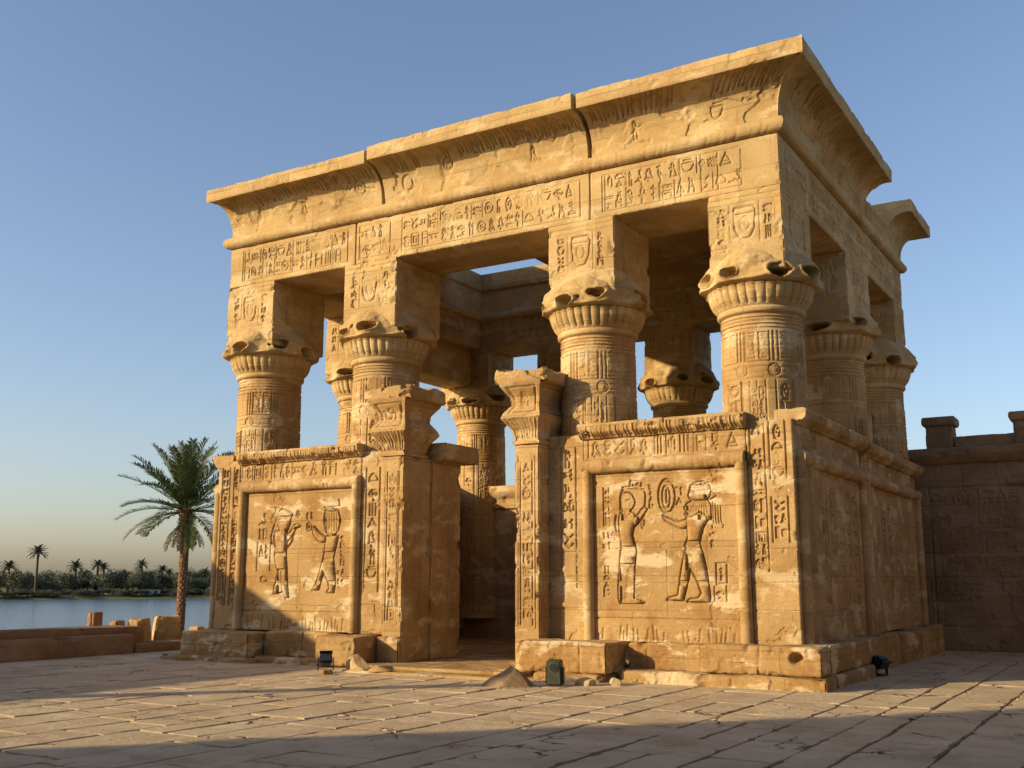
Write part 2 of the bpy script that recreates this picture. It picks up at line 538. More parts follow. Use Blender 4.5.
def wrap(name, mat, parent, loop, z0, z1, R=None, res=.03, wear=.03, chips=.05, top_round=.03, cap_in=None, taper=None, amp=.012, flake=.012, rough_top=0.0):
    """body with a closed plan (list of corners, counter-clockwise) and a height field all round; top and bottom closed"""
    loop = [np.array(p, float) for p in loop]
    n = len(loop)
    cen = sum(loop) / n
    pts, nor, cd, us = [], [], [], []
    acc = 0
    for i in range(n):
        a, b, z = loop[i], loop[(i + 1) % n], loop[i - 1]
        L = np.linalg.norm(b - a)
        k = max(1, int(round(L / res)))
        t = (b - a) / L
        nn = np.array([t[1], -t[0]])
        tp = (a - z) / np.linalg.norm(a - z)
        npv = np.array([tp[1], -tp[0]])
        for j in range(k):
            f = j / k
            pts.append(a + (b - a) * f)
            dd = min(f, 1 - f) * L
            cd.append(dd)
            if j == 0:
                m = nn + npv
                m = m / (m @ m) * 2 if n < 12 else nn
                nor.append(m)
            else:
                nor.append(nn)
            us.append(acc + f * L)
        acc += L
    pts, nor, cd, us = np.array(pts), np.array(nor), np.array(cd), np.array(us)
    nu = len(pts)
    h = z1 - z0
    nv = max(2, int(round(h / res)) + 1)
    if R is None:
        H = np.zeros((nv, nu))
        c = .5 / res
        H += amp * 2 * fbm(nv, nu, c, 5, .55, wrap=True)
        if flake:
            f = fbm(nv, nu, c, 5, .55, wrap=True)
            H -= flake * np.clip((f - .1) / .02, 0, 1)
    else:
        jj = np.clip(np.round(np.linspace(0, R.nv - 1, nv)).astype(int), 0, R.nv - 1)
        ii = np.clip(np.round(us / acc * (R.nu - 1)).astype(int), 0, R.nu - 1)
        H = R.a[jj][:, ii].copy()
    v = np.linspace(0, h, nv)
    if wear and n < 12:
        nz = fbm(nv, nu, .25 / res, 4, wrap=True)
        H -= edge_wear(cd[None, :], wear)
        H -= np.clip(nz - .1, 0, 1) * chips * 7 * np.clip(1 - cd[None, :] / .14, 0, 1)
    if top_round:
        dv = np.minimum(v, h - v)[:, None]
        nz = fbm(nv, nu, .25 / res, 4, wrap=True)
        H -= edge_wear(dv, top_round) * 1.0
        H -= np.clip(nz - .14, 0, 1) * chips * 5 * np.clip(1 - dv / .12, 0, 1)
    P = np.zeros((nv, nu, 3))
    sc = np.ones(nv) if taper is None else np.interp(v / h, [0, 1], [1, taper])
    for k in range(nv):
        xy = cen + (pts - cen) * sc[k] + nor * H[k][:, None]
        P[k, :, :2] = xy
        P[k, :, 2] = z0 + v[k]
    if rough_top:
        nz = fbm(1, nu, .5 / res, 4, wrap=True)[0]
        P[-1, :, 2] += nz * rough_top * 2
        P[-2, :, 2] += nz * rough_top
    rings = [P]
    # inset rings so that the top is not one flat fan
    def inset(row, f, dz):
        q = row.copy()
        q[:, :2] = cen + (row[:, :2] - cen) * f
        q[:, 2] += dz
        return q
    tops = []
    for f in (.93, .72, .4):
        q = inset(P[-1], f, 0)
        q[:, 2] += (RS.rand(nu) - .5) * .012 * (1 if f < .9 else .4)
        tops.append(q)
    allv = np.concatenate([P.reshape(-1, 3)] + tops)
    q = quads_of(nv + 3, nu, closed_u=True)
    last = (nv + 2) * nu
    return build_mesh(name, allv, q, [list(range(nu))[::-1], [last + i for i in range(nu)]], mat, parent)

def rect(x0, y0, x1, y1):
    return [(x0, y0), (x1, y0), (x1, y1), (x0, y1)]

def rot_rect(cx, cy, w, d, ang):
    c, s = math.cos(rad(ang)), math.sin(rad(ang))
    return [(cx + a * w / 2 * c - b * d / 2 * s, cy + a * w / 2 * s + b * d / 2 * c) for a, b in ((-1, -1), (1, -1), (1, 1), (-1, 1))]

def resample(pts, res):
    pts = np.array(pts, float)
    out = [pts[0]]
    for a, b in zip(pts[:-1], pts[1:]):
        k = max(1, int(round(np.linalg.norm(b - a) / res)))
        for j in range(1, k + 1):
            out.append(a + (b - a) * j / k)
    return np.array(out)

def sweep(name, mat, parent, org, U, N, L, prof, back, ml=0.0, mr=0.0, R=None, res=.03, amp=.01, worn=.0, flake=.0):
    """run a moulding of outer profile prof [(out, z)] bottom to top along U; back = closing points; ml, mr = mitre at either end"""
    pr = resample(prof, res)
    M = len(pr)
    tang = np.gradient(pr, axis=0)
    tang /= np.linalg.norm(tang, axis=1)[:, None] + 1e-9
    pn = np.stack([tang[:, 1], -tang[:, 0]], 1)
    nu = max(2, int(round(L / res)) + 1)
    H = amp * 2 * fbm(M, nu, .35 / res, 5, .55)
    if flake:
        f = fbm(M, nu, .5 / res, 5, .55)
        H -= flake * np.clip((f - .08) / .02, 0, 1)
    if worn:
        f = fbm(M, nu, .18 / res, 4, .6)
        H -= worn * np.clip(f - .12, 0, 1) * 4
    if R is not None:
        H += R.sample(nu, M)
    O = pr[:, 0][:, None] + H * pn[:, 0][:, None]
    Z = pr[:, 1][:, None] + H * pn[:, 1][:, None]
    bk = np.array(back, float).reshape(-1, 2)
    O = np.concatenate([O, np.repeat(bk[:, :1], nu, 1)])
    Z = np.concatenate([Z, np.repeat(bk[:, 1:], nu, 1)])
    t = np.linspace(0, 1, nu)[None, :]
    a = -O * ml
    b = L + O * mr
    X = a + (b - a) * t
    org, U, N = np.array(org, float), np.array(U, float), np.array(N, float)
    P = org + X[..., None] * U + O[..., None] * N + Z[..., None] * np.array([0, 0, 1.])
    nv = len(O)
    right = np.dot(np.cross(U, [0, 0, 1]), N) > 0
    q = quads_of(nv, nu, closed_v=True, flip=not right)
    c0 = [k * nu for k in range(nv)]
    c1 = [k * nu + nu - 1 for k in range(nv)]
    ng = [c0[::-1], c1] if not right else [c0, c1[::-1]]
    ng = [c0, c1[::-1]] if not right else [c0[::-1], c1]
    return build_mesh(name, P, q, ng, mat, parent, sharp=42)

def arc(cx, cz, r, a0, a1, n=10):
    return [(cx + r * math.cos(rad(a0 + (a1 - a0) * k / n)), cz + r * math.sin(rad(a0 + (a1 - a0) * k / n))) for k in range(n + 1)]

# ================================================================== GROUND, WATER
def make_ground():
    ang = rad(90 + 51.8)
    n = np.array([math.cos(ang), math.sin(ang)])
    t = np.array([-n[1], n[0]])
    ss = [-3000, -600, -120, 0, 40, 58, 63, 66, 72, 150, 268, 274, 279, 286, 300, 330, 420, 700, 1500, 4000, 9000]
    zz = [-2.6, -2.6, -2.6, -2.6, -2.6, -2.6, -3.2, -4.5, -6, -6, -6, -4.5, -2.7, -1.8, -1.2, -.6, 0, .5, 1, 1, 1]
    ts = np.linspace(-6000, 6000, 161)
    P = np.zeros((len(ss), len(ts), 3))
    for i, (s, z) in enumerate(zip(ss, zz)):
        for j, q in enumerate(ts):
            w = 2.0 * math.sin(q * .021 + 1) + 1.2 * math.sin(q * .11) if 55 < s < 300 else 0
            p = np.array([CAM.x, CAM.y]) + n * (s + w) + t * q
            P[i, j] = (p[0], p[1], z)
    m, nt, b = new_mat('bank_earth')
    geo = nt.nodes.new('ShaderNodeNewGeometry')
    nz = nnoise(nt, geo.outputs['Position'], .12, 8, .65)
    c = nramp(nt, nz, [(.35, (.05, .065, .025)), (.5, (.085, .10, .04)), (.62, (.17, .14, .08)), (.75, (.26, .2, .12))])
    nt.links.new(c, b.inputs['Base Color'])
    b.inputs['Roughness'].default_value = 1
    o = build_mesh('ground', P, quads_of(len(ss), len(ts), flip=True), [], m, None, sharp=None)
    return structure(o)

make_ground()

def make_water():
    m, nt, b = new_mat('river_water')
    geo = nt.nodes.new('ShaderNodeNewGeometry')
    mp = nt.nodes.new('ShaderNodeMapping')
    mp.inputs['Rotation'].default_value = (0, 0, rad(-51.8))
    mp.inputs['Scale'].default_value = (.55, 1.3, 1)
    nt.links.new(geo.outputs['Position'], mp.inputs[0])
    n1 = nnoise(nt, mp.outputs[0], .8, 5, .6)
    n2 = nnoise(nt, mp.outputs[0], .06, 4, .6)
    h = nmath(nt, 'ADD', n1, nmath(nt, 'MULTIPLY', n2, 1.2))
    nbump(nt, b, h, .55, .5)
    c = nramp(nt, n2, [(.35, (.06, .09, .115)), (.65, (.09, .125, .15))])
    nt.links.new(c, b.inputs['Base Color'])
    b.inputs['Roughness'].default_value = .16
    b.inputs['IOR'].default_value = 1.33
    me = bpy.data.meshes.new('water')
    ang = rad(90 + 51.8)
    n = np.array([math.cos(ang), math.sin(ang)])
    t = np.array([-n[1], n[0]])
    c0 = np.array([CAM.x, CAM.y])
    vs = []
    for s, q in ((56, -6000), (56, 6000), (285, 6000), (285, -6000)):
        p = c0 + n * s + t * q
        vs.append((p[0], p[1], -3.0))
    me.from_pydata(vs, [], [(0, 1, 2, 3)])
    me.materials.append(m)
    o = bpy.data.objects.new('water', me)
    COL.objects.link(o)
    if me.polygons[0].normal.z < 0:
        me.flip_normals()
    return structure(o)

make_water()

# plaza platform: sand bed under the paving, standing above the river bank
def make_plaza():
    m, nt, b = new_mat('plaza_sand')
    geo = nt.nodes.new('ShaderNodeNewGeometry')
    nz = nnoise(nt, geo.outputs['Position'], 2.0, 8, .7)
    c = nramp(nt, nz, [(.35, (.10, .075, .05)), (.6, (.20, .15, .10))])
    nt.links.new(c, b.inputs['Base Color'])
    b.inputs['Roughness'].default_value = 1
    nbump(nt, b, nnoise(nt, geo.outputs['Position'], 25, 6, .7), .8, .03)
    x0, x1, y0, y1 = -17.6, 46, -60, 46
    xs = np.linspace(x0, x1, 160)
    ys = np.linspace(y0, y1, 260)
    X, Y = np.meshgrid(xs, ys)
    Z = -.022 + .05 * fbm(260, 160, 5, 4)
    P = np.stack([X, Y, Z], -1)
    P = np.pad(P, ((1, 1), (1, 1), (0, 0)), mode='edge')
    P[0, :, 2] = P[-1, :, 2] = P[:, 0, 2] = P[:, -1, 2] = -3
    o = build_mesh('plaza', P, quads_of(262, 162), [], m, None)
    return structure(o)

make_plaza()

def make_paving():
    verts, faces = [], []
    def add_slab(x0, x1, y0, y1):
        g = .008 + RS.rand() * .010
        j = lambda: RS.uniform(-.018, .018)
        cs = [(x0 + g + j(), y0 + g + j()), (x1 - g + j(), y0 + g + j()), (x1 - g + j(), y1 - g + j()), (x0 + g + j(), y1 - g + j())]
        zc = RS.normal(0, .0018)
        tx, ty = RS.normal(0, .0018), RS.normal(0, .0018)
        mx, my = (x0 + x1) / 2, (y0 + y1) / 2
        ring = []
        for a, b in zip(cs, cs[1:] + cs[:1]):
            L = math.hypot(b[0] - a[0], b[1] - a[1])
            k = max(2, int(L / .14))
            nx, ny = (b[1] - a[1]) / L, -(b[0] - a[0]) / L
            ph, fr = RS.uniform(0, 6), RS.uniform(3, 7)
            for i in range(k):
                f = i / k
                w = RS.uniform(-.011, .004) + .007 * math.sin(f * L * fr + ph) - (.022 if i == 0 else 0)
                if RS.rand() < .05:
                    w -= RS.uniform(.015, .06)
                ring.append((a[0] + (b[0] - a[0]) * f + nx * w, a[1] + (b[1] - a[1]) * f + ny * w))
        base = len(verts)
        n = len(ring)
        zt = lambda p: zc + (p[0] - mx) * tx + (p[1] - my) * ty
        for p in ring:
            verts.append((p[0], p[1], -.12))
        for p in ring:
            verts.append((p[0], p[1], zt(p) - .005))
        for p in ring:
            d = math.hypot(mx - p[0], my - p[1]) + 1e-6
            s = .010 / d
            q = (p[0] + (mx - p[0]) * s, p[1] + (my - p[1]) * s)
            verts.append((q[0], q[1], zt(q)))
        for i in range(n):
            k = (i + 1) % n
            faces.append((base + i, base + k, base + n + k, base + n + i))
            faces.append((base + n + i, base + n + k, base + 2 * n + k, base + 2 * n + i))
        faces.append(tuple(base + 2 * n + i for i in range(n)))
    x = -17.4
    while x < 13:
        w = RS.choice([.45, .55, .68, .8, .95]) * RS.uniform(.9, 1.1)
        y = -24 + RS.uniform(0, 1)
        while y < 12.5:
            l = RS.uniform(.55, 1.7)
            if RS.rand() < .18 and w > .75:
                f = RS.uniform(.4, .6)
                add_slab(x, x + w * f, y, y + l)
                add_slab(x + w * f, x + w, y, y + l)
            else:
                add_slab(x, x + w, y, y + l)
            y += l
        x += w
    me = bpy.data.meshes.new('pavement')
    me.from_pydata(verts, [], faces)
    me.materials.append(PAVE)
    o = bpy.data.objects.new('pavement', me)
    COL.objects.link(o)
    return structure(o)

make_paving()

# ================================================================== THE KIOSK
K = thing('temple_kiosk', 'large golden sandstone temple pavilion with carved columns, screen walls and a flared cornice', 'temple', (-6, 4.8, 0))
XL, XR, Y0, Y1 = -12.45, .1, 0.0, 9.75
ZA0, ZA1 = 8.02, 8.93     # architrave
EX, EY = np.array([1., 0, 0]), np.array([0, 1., 0])

# ---- columns
def shaft_relief(seed):
    R = Relief(2 * math.pi * .7, 5.4, .0165)
    W = R.w
    # tool-worn rings over the upper shaft
    z = 2.9
    while z < 5.05:
        if 2.9 < z < 4.2:
            z = 4.26
        n = 40
        a = RS.uniform(.004, .012)
        R.stroke([(W * k / n, z + .008 * math.sin(k * .9 + z * 7) + RS.uniform(-.006, .006)) for k in range(n + 1)], .022, a)
        z += RS.uniform(.05, .11)
    # neck bands
    for z in (5.08, 5.14, 5.2, 5.26, 5.32):
        R.stroke([(0, z), (W, z)], .03, .024)
    n = 8
    for k in range(n):
        x = W * (k + .5) / n
        for dx in (-.07, 0, .07):
            R.stroke([(x + dx, 4.55), (x + dx, 5.02)], .022, .026)
        for side in (-1, 1):
            for q in range(3):
                a, b = .12 + .03 * q, .24 - .015 * q
                lo, hi = 4.58 + .06 * q, 5.0 - .06 * q
                R.stroke([(x + side * a, lo), (x + side * b, lo), (x + side * b, hi), (x + side * a, hi)], .018, .016)
        R.ell(x, 4.38, .1, .1, .02, .024)
        R.ell(x, 4.38, .06, .06, .03, .012)
    for z in (4.24, 4.52):
        R.stroke([(0, z), (W, z)], .02, .014)
    n = 10
    for k in range(n):
        x = W * k / n
        if k % 2 == 0:
            text_col(R, x + .06, .1, 4.2, .3, .034, .026)
            R.stroke([(x + .40, .1), (x + .40, 4.2)], .02, .018)
        else:
            for q in (.08, .2, .34):
                R.stroke([(x + q, .1), (x + q, 4.2)], .02, .016)
            text_col(R, x + .085, .3, 4.15, .12, .018, .018, False)
            text_col(R, x + .21, .3, 4.15, .12, .018, .018, False)
    R.courses([1.0, 2.05, 3.1, 4.06], .012, .018)
    R.weather(.01, .5, .012, .13, wrap=True)
    return R

def shaft_mesh(R):
    nu = R.nu - 1
    th = np.arange(nu) / nu * 2 * math.pi
    v = np.linspace(0, 5.4, R.nv)
    H = R.a[:, :nu]
    rr = np.interp(v, [0, .15, 1.5, 5.05, 5.4], [.735, .735, .725, .69, .695])[:, None] + H
    P = np.stack([rr * np.cos(th), rr * np.sin(th), np.repeat((v + .58)[:, None], nu, 1)], -1)
    nv = R.nv
    o = build_mesh('column', P, quads_of(nv, nu, closed_u=True), [list(range(nu))[::-1], [(nv - 1) * nu + i for i in range(nu)]], SAND, None)
    me = o.data
    bpy.data.objects.remove(o)
    return me

def capital_mesh(seed):
    rs = np.random.RandomState(seed)
    nu, nv = 420, 90
    th = np.arange(nu) / nu * 2 * math.pi
    prof = [(0, .70), (.03, .735), (.08, .74), (.11, .715), (.14, .75), (.22, .815), (.32, .86), (.43, .885), (.47, .95), (.52, 1.0), (.66, 1.0), (.80, .955), (.94, .87), (1.07, .76), (1.18, .62)]
    z = np.linspace(0, 1.18, nv)
    r = np.interp(z, [p[0] for p in prof], [p[1] for p in prof])[:, None] * np.ones((1, nu))
    Z = z[:, None] * np.ones((1, nu))
    T = th[None, :] * np.ones((nv, 1))
    # flutes of the bell
    nf = 34
    ph = (T * nf / (2 * math.pi)) % 1
    rib = np.sqrt(np.clip(1 - ((ph - .5) * 2) ** 2, 0, 1))
    zz = np.clip((Z - .13) / .04, 0, 1) * np.clip((.50 - Z) / .03, 0, 1)
    n1 = fbm(nv, nu, 30, 4, .5, rs, True)
    n2 = fbm(nv, nu, 12, 4, .5, rs, True)
    wearf = np.clip(1 - np.clip(n1, 0, 1) * 2.5, .25, 1)
    r -= (1 - rib) * .055 * zz * wearf
    # worn umbel lobes above the bell
    top = np.clip((Z - .48) / .06, 0, 1)
    r += top * np.clip((1.08 - Z) / .2, 0, 1) * (.05 * np.sin(T * 8 + rs.rand() * 6) * np.clip((.75 - Z) / .2, 0, 1) + .13 * n1 + .05 * n2)
    r -= .085 * np.exp(-((Z - .475) / .018) ** 2)
    # hollows broken through between the lobes
    for k in range(8):
        c = 2 * math.pi * (k + .5 + rs.uniform(-.15, .15)) / 8
        zc = .64 + rs.uniform(-.06, .06)
        a, b = rs.uniform(.11, .22), rs.uniform(.065, .115)
        d = np.angle(np.exp(1j * (T - c)))
        e = np.sqrt((d / a) ** 2 + ((Z - zc - .12 * np.abs(d)) / b) ** 2) + .8 * n2 + .5 * n1
        r -= .42 * np.clip((1.12 - e) / .22, 0, 1)
        r += .035 * np.exp(-((e - 1.3) / .2) ** 2)
    for k in range(5):
        c, zc, a = rs.rand() * 6.28, rs.uniform(.56, .8), rs.uniform(.03, .06)
        d = np.angle(np.exp(1j * (T - c)))
        e = np.sqrt((d / a) ** 2 + ((Z - zc) / (a * .8)) ** 2)
        r -= .12 * np.clip((1.1 - e) / .3, 0, 1)
    Zd = Z + top * .05 * n1
    P = np.stack([r * np.cos(T), r * np.sin(T), Zd + 5.93], -1)
    o = build_mesh('capital', P, quads_of(nv, nu, closed_u=True), [list(range(nu))[::-1], [(nv - 1) * nu + i for i in range(nu)]], SAND_UP, None, sharp=50)
    me = o.data
    bpy.data.objects.remove(o)
    return me

SHAFTS = [shaft_mesh(shaft_relief(k)) for k in range(2)]
CAPS = [capital_mesh(40 + k) for k in range(3)]

def abacus_relief(w, d):
    R = Relief(2 * (w + d), 1.42, .016)
    x = 0
    for L in (w, d, w, d):
        c = x + L / 2
        # jar or cartouche in the middle, sign columns either side
        R.stroke([(c - .16, 1.12), (c + .16, 1.12), (c + .19, 1.04), (c + .16, .74), (c + .07, .58), (c - .07, .58), (c - .16, .74), (c - .19, 1.04), (c - .16, 1.12)], .024, .026)
        R.stroke([(c - .15, 1.02), (c + .15, 1.02)], .02, .02)
        R.ell(c, .84, .08, .13, .02, .014)
        for s in (-1, 1):
            cx = c + s * .4
            text_col(R, cx - .1, .5, 1.2, .2, .03, .02, False, .0)
            R.stroke([(cx - s * .14, .5), (cx - s * .14, 1.2)], .016, .012)
        R.stroke([(x + .05, 1.3), (x + L - .05, 1.3)], .018, .014)
        x += L
    R.courses([.45], .014, .02)
    R.weather(.012, .45, .016, .09)
    return R

def make_column(x, y, ab, k, rot):
    """column > capital, abacus; ab = plan rectangle of the tall block on top"""
    o = bpy.data.objects.new('column', SHAFTS[k % 2])
    COL.objects.link(o)
    o.parent = K
    o.location = Vector((x, y, 0)) - K.location
    o.rotation_euler = (0, 0, rad(rot))
    c = bpy.data.objects.new('capital', CAPS[k % 3])
    COL.objects.link(c)
    c.parent = o
    c.rotation_euler = (0, 0, rad(RS.choice([0, 45, 90, 135, 200, 260])))
    a = wrap('abacus', SAND_UP, None, rect(*ab), 6.6, ZA0 + .006, abacus_relief(ab[2] - ab[0], ab[3] - ab[1]), res=.0175, wear=.025, chips=.05)
    a.parent = o
    a.matrix_parent_inverse = (Matrix.Translation((x, y, 0)) @ Matrix.Rotation(rad(rot), 4, 'Z')).inverted()
    return o

T = 1.55   # depth of the entablature
FX = [-.55, -3.65, -8.55, -11.8]
make_column(FX[0], .74, (-1.17, -.012, XR + .012, 1.66), 0, 10)
make_column(FX[1], .74, (-4.27, -.012, -2.93, T), 1, 100)
make_column(FX[2], .74, (-9.12, -.012, -7.77, T), 2, 200)
make_column(FX[3], .74, (XL - .012, -.012, -11.08, 1.66), 3, 300)
make_column(-.57, 5.15, (-1.25, 4.2, XR + .012, 6.12), 4, 30)
make_column(-11.75, 4.1, (XL - .012, 3.3, -11.1, 4.95), 5, 160)
make_column(-.57, 9.0, (-1.25, 8.62, XR + .012, Y1 + .012), 6, 250)
make_column(-11.5, 9.0, (XL - .012, 8.3, -10.85, Y1 + .012), 7, 40)
make_column(-8.6, 9.0, (-9.25, 8.3, -7.95, Y1 + .012), 8, 70)
make_column(-5.42, 9.0, (-6.07, 8.3, -4.77, Y1 + .012), 9, 120)
make_column(-2.85, 9.0, (-3.45, 8.3, -2.25, Y1 + .012), 10, 330)

# ---- architraves
def arch_relief(w, d, front_runs, side):
    R = Relief(2 * (w + d), ZA1 - ZA0, .0145)
    h = R.h
    for a, b, kind in front_runs:
        a, b = a + w, b + w          # facade x (negative) to distance from the left corner
        R.stroke([(a - .05, .1), (b + .05, .1)], .016, .012)
        R.stroke([(a - .05, .8), (b + .05, .8)], .016, .014)
        R.stroke([(a - .05, .1), (a - .05, .8)], .018, .018)
        R.stroke([(b + .05, .1), (b + .05, .8)], .018, .018)
        text_row(R, a, b, .5, .27, .024, .019, .35, .0)
        text_row(R, a, b, .15, .27, .022, .019, .25, .0)
        if kind:
            x = a
            while x < b:
                R.stroke([(x, .12), (x, .8)], .018, .02)
                x += RS.uniform(.3, .6)
    for x in (w - 3.5, w - 8.95):
        R.stroke([(x, 0), (x + .01, h)], .024, .03)
    a, b = w + .3, w + d - .05
    if side:
        text_row(R, a, b, .5, .27, .022, .02, .3)
        text_row(R, a, b, .15, .27, .02, .02, .3)
        R.stroke([(a, .8), (b, .8)], .016, .014)
    R.weather(.009, .6, .014, .12)
    return R

wF = XR - XL
R = arch_relief(wF, T, [(-12.1, -9.2, 1), (-8.8, -8.1, 0), (-7.7, -3.75, 0), (-3.2, -.7, 1)], True)
wrap('architrave', SAND_UP, K, rect(XL, Y0, XR, T), ZA0, ZA1, R, res=.0150, wear=.02, chips=.03)

def arch_side(x0, y0, x1, y1, nm='architrave', zt=ZA1):
    w, d = x1 - x0, y1 - y0
    R = Relief(2 * (w + d), zt - ZA0, .022)
    for s in (0, w, w + d, 2 * w + d):
        L = w if s in (0, w + d) else d
        for yy in (.15, .5):
            text_row(R, s + .15, s + L - .1, yy, .27, .036, .026, .3)
        R.stroke([(s, .8), (s + L, .8)], .02, .016)
    R.weather(.01, .6, .014, .1)
    return wrap(nm, SAND_UP, K, rect(x0, y0, x1, y1), ZA0, zt, R, res=.026, wear=.02, chips=.03)

arch_side(XR - 1.35, T + .004, XR, Y1)
arch_side(XL, T + .004, XL + 1.35, 3.1, zt=8.45)  # unseen stretch lowered so a sunbeam reaches the rear capital
arch_side(XL, 3.104, XL + 1.35, Y1)
arch_side(XL + 1.354, Y1 - 1.45, XR - 1.354, Y1)

# ---- torus moulding and cavetto cornice round the top
ZT = ZA1
tor = arc(.0, ZT + .13, .135, -78, 78, 12)
tor_back = [(-.5, ZT + .26), (-.5, ZT + .002)]
zc0 = ZT + .262
CD = .57
def cav(depth=.57, rise=.72):
    """concave flare from the torus to the underside of the lip"""
    pts = []
    for k in range(15):
        t = k / 14
        a = rad(90 * t)
        pts.append((.02 + depth * (1 - math.cos(a)) ** 1.15 * .92, zc0 + rise * math.sin(a) ** .92))
    return pts
LIP = .30
def cornice_profile(d=.57, lip=LIP, dz=0.0):
    c = cav(d)
    zt = c[-1][1]
    return c + [(d + .06, zt - .005 + dz), (d + .075, zt + .03 + dz), (d + .075, zt + lip - .03 + dz), (d + .05, zt + lip + dz), (d - .25, zt + lip + .01 + dz)]
def cornice_back(lip=LIP, dz=0.0, bk=1.03):
    zt = zc0 + .72
    return [(-bk, zt + lip + dz), (-bk - .02, zt + lip - .02 + dz), (-bk - .02, zc0)]

def cornice_relief(L, front=True):
    pr = resample(cornice_profile(), .03)
    ln = np.sum(np.linalg.norm(np.diff(pr, axis=0), axis=1))
    R = Relief(L, ln, .022)
    cv = 1.05
    # leaf strokes under the lip, here and there worn away
    x = .12
    n = fbm(1, 400, 40, 3)[0]
    while x < L - .1:
        q = n[int(x / L * 399)]
        if q > -.12:
            R.stroke([(x, cv * (.52 + RS.uniform(0, .1))), (x + RS.uniform(-.015, .015), cv * .93)], .026, .028)
        x += RS.uniform(.06, .11)
    x = RS.uniform(.4, .9)
    while x < L - .4:
        if RS.rand() < .35:
            r = RS.uniform(.1, .15)
            R.ell(x, cv * RS.uniform(.25, .6), r, r * 1.05, .024, .026)
            if RS.rand() < .5:
                R.ell(x, cv * .42, r * .4, r * .45, .02, .02)
        else:
            glyph(R, x, cv * .15, .22, .3, .022, .022)
        x += RS.uniform(.9, 1.9)
    # broken plates
    for k in range(int(L * .8)):
        x, y = RS.uniform(0, L), RS.uniform(.05, .7)
        pts = [(x, y)]
        for j in range(4):
            pts.append((pts[-1][0] + RS.uniform(-.05, .3), pts[-1][1] + RS.uniform(-.2, .2)))
        R.stroke(pts, .018, .02)
    f = fbm(R.nv, R.nu, .55 / R.res, 4)
    R.a -= .022 * np.clip((f - .02) / .02, 0, 1) * (np.linspace(0, 1, R.nv) < .62)[:, None]
    return R

def torus_relief(L):
    R = Relief(L, .38, .025)
    x = .05
    while x < L:
        R.stroke([(x, 0), (x + .02, .38)], .02, RS.uniform(.002, .009))
        x += RS.uniform(.08, .2)
    return R

FXo, SXo = (0, Y0, 0), (XR, 0, 0)
sweep('torus_moulding', SAND_UP, K, (XL, Y0, 0), EX, -EY, wF, tor, tor_back, 1, 1, torus_relief(wF), res=.03, amp=.006, worn=.008)
sweep('torus_moulding', SAND_UP, K, (XR, Y0, 0), EY, EX, Y1 - Y0, tor, tor_back, 1, 1, torus_relief(9.7), res=.03, amp=.006, worn=.008)
sweep('torus_moulding', SAND_UP, K, (XR, Y1, 0), -EX, EY, wF, tor, tor_back, 1, 1, None, res=.05)
sweep('torus_moulding', SAND_UP, K, (XL, Y1, 0), -EY, -EX, Y1 - 3.2, tor, tor_back, 1, 0, None, res=.05)

# front cornice: three blocks with open joints
for (a, b, ml, mr, d, lip, dz) in [(XL, -8.17, .3, 0, .56, .28, -.02), (-8.09, -3.43, 0, 0, .585, .30, .02), (-3.34, XR, 0, 1, .57, .30, .0)]:
    L = b - a
    sweep('cornice_block', SAND_UP, K, (a, Y0, 0), EX, -EY, L, cornice_profile(d, lip, dz), cornice_back(lip, dz, .42 if a < -12 else 1.03), ml, mr, cornice_relief(L), res=.022, amp=.006, worn=.006, flake=.012)  # left block made thinner behind to clear the sunbeam
# right flank: long block, broken gap, end block
def flank(y0, y1, ml, mr):
    L = y1 - y0
    return sweep('cornice_block', SAND_UP, K, (XR, y0, 0), EY, EX, L, cornice_profile(), cornice_back(), ml, mr, cornice_relief(L), res=.03, amp=.008, worn=.01, flake=.014)
flank(Y0, 6.05, 1, 0)
flank(8.15, Y1, 0, 1)
stub = [(.02, zc0), (.03, zc0 + .12), (.07, zc0 + .3), (.10, zc0 + .42), (.02, zc0 + .5), (-.2, zc0 + .52)]
sweep('broken_cornice', SAND_UP, K, (XR, 6.05, 0), EY, EX, 2.1, stub, [(-.7, zc0 + .62), (-1.05, zc0 + .6), (-1.05, zc0)], 0, 0, None, res=.04, amp=.05, worn=.08, flake=.03)
# left flank, cut short at the front to admit a sunbeam, and rear
sweep('cornice_block', SAND_UP, K, (XL, Y1, 0), -EY, -EX, Y1 - 3.2, [(o * .3, z) for o, z in cornice_profile()], cornice_back(), 1 / .3, 0, None, res=.05, amp=.012, worn=.03)
sweep('cornice_block', SAND_UP, K, (XR, Y1, 0), -EX, EY, wF, cornice_profile(), cornice_back(), 1, .3, None, res=.05, amp=.012, worn=.03)
# inner string courses and beam sockets round the open court (seen from below through the bays)
zi = zc0 + .2
inner = [(0, ZA1 - .12), (.06, ZA1 - .1), (.09, ZA1 - .03), (.06, ZA1 + .06), (.02, ZA1 + .1), (.02, zi + .25), (.10, zi + .3), (.12, zi + .42), (.04, zi + .47), (.03, zc0 + 1.0)]
def inner_run(org, U, N, L):
    sweep('inner_moulding', SAND_UP, K, org, U, N, L, inner, [(-.35, zc0 + 1.0), (-.35, ZA1 - .12)], -1, -1, None, res=.05, amp=.015, worn=.03)
inner_run((XL + 1.38, Y1 - 1.47, 0), EX, -EY, wF - 2.76)
inner_run((XR - 1.38, T + .03, 0), -EX, EY, 8.2)
inner_run((XR - 1.38, Y1 - 1.47, 0), -EY, -EX, Y1 - 1.5 - T)
inner_run((XL + 1.38, 3.3, 0), EY, EX, Y1 - 1.5 - 3.27)

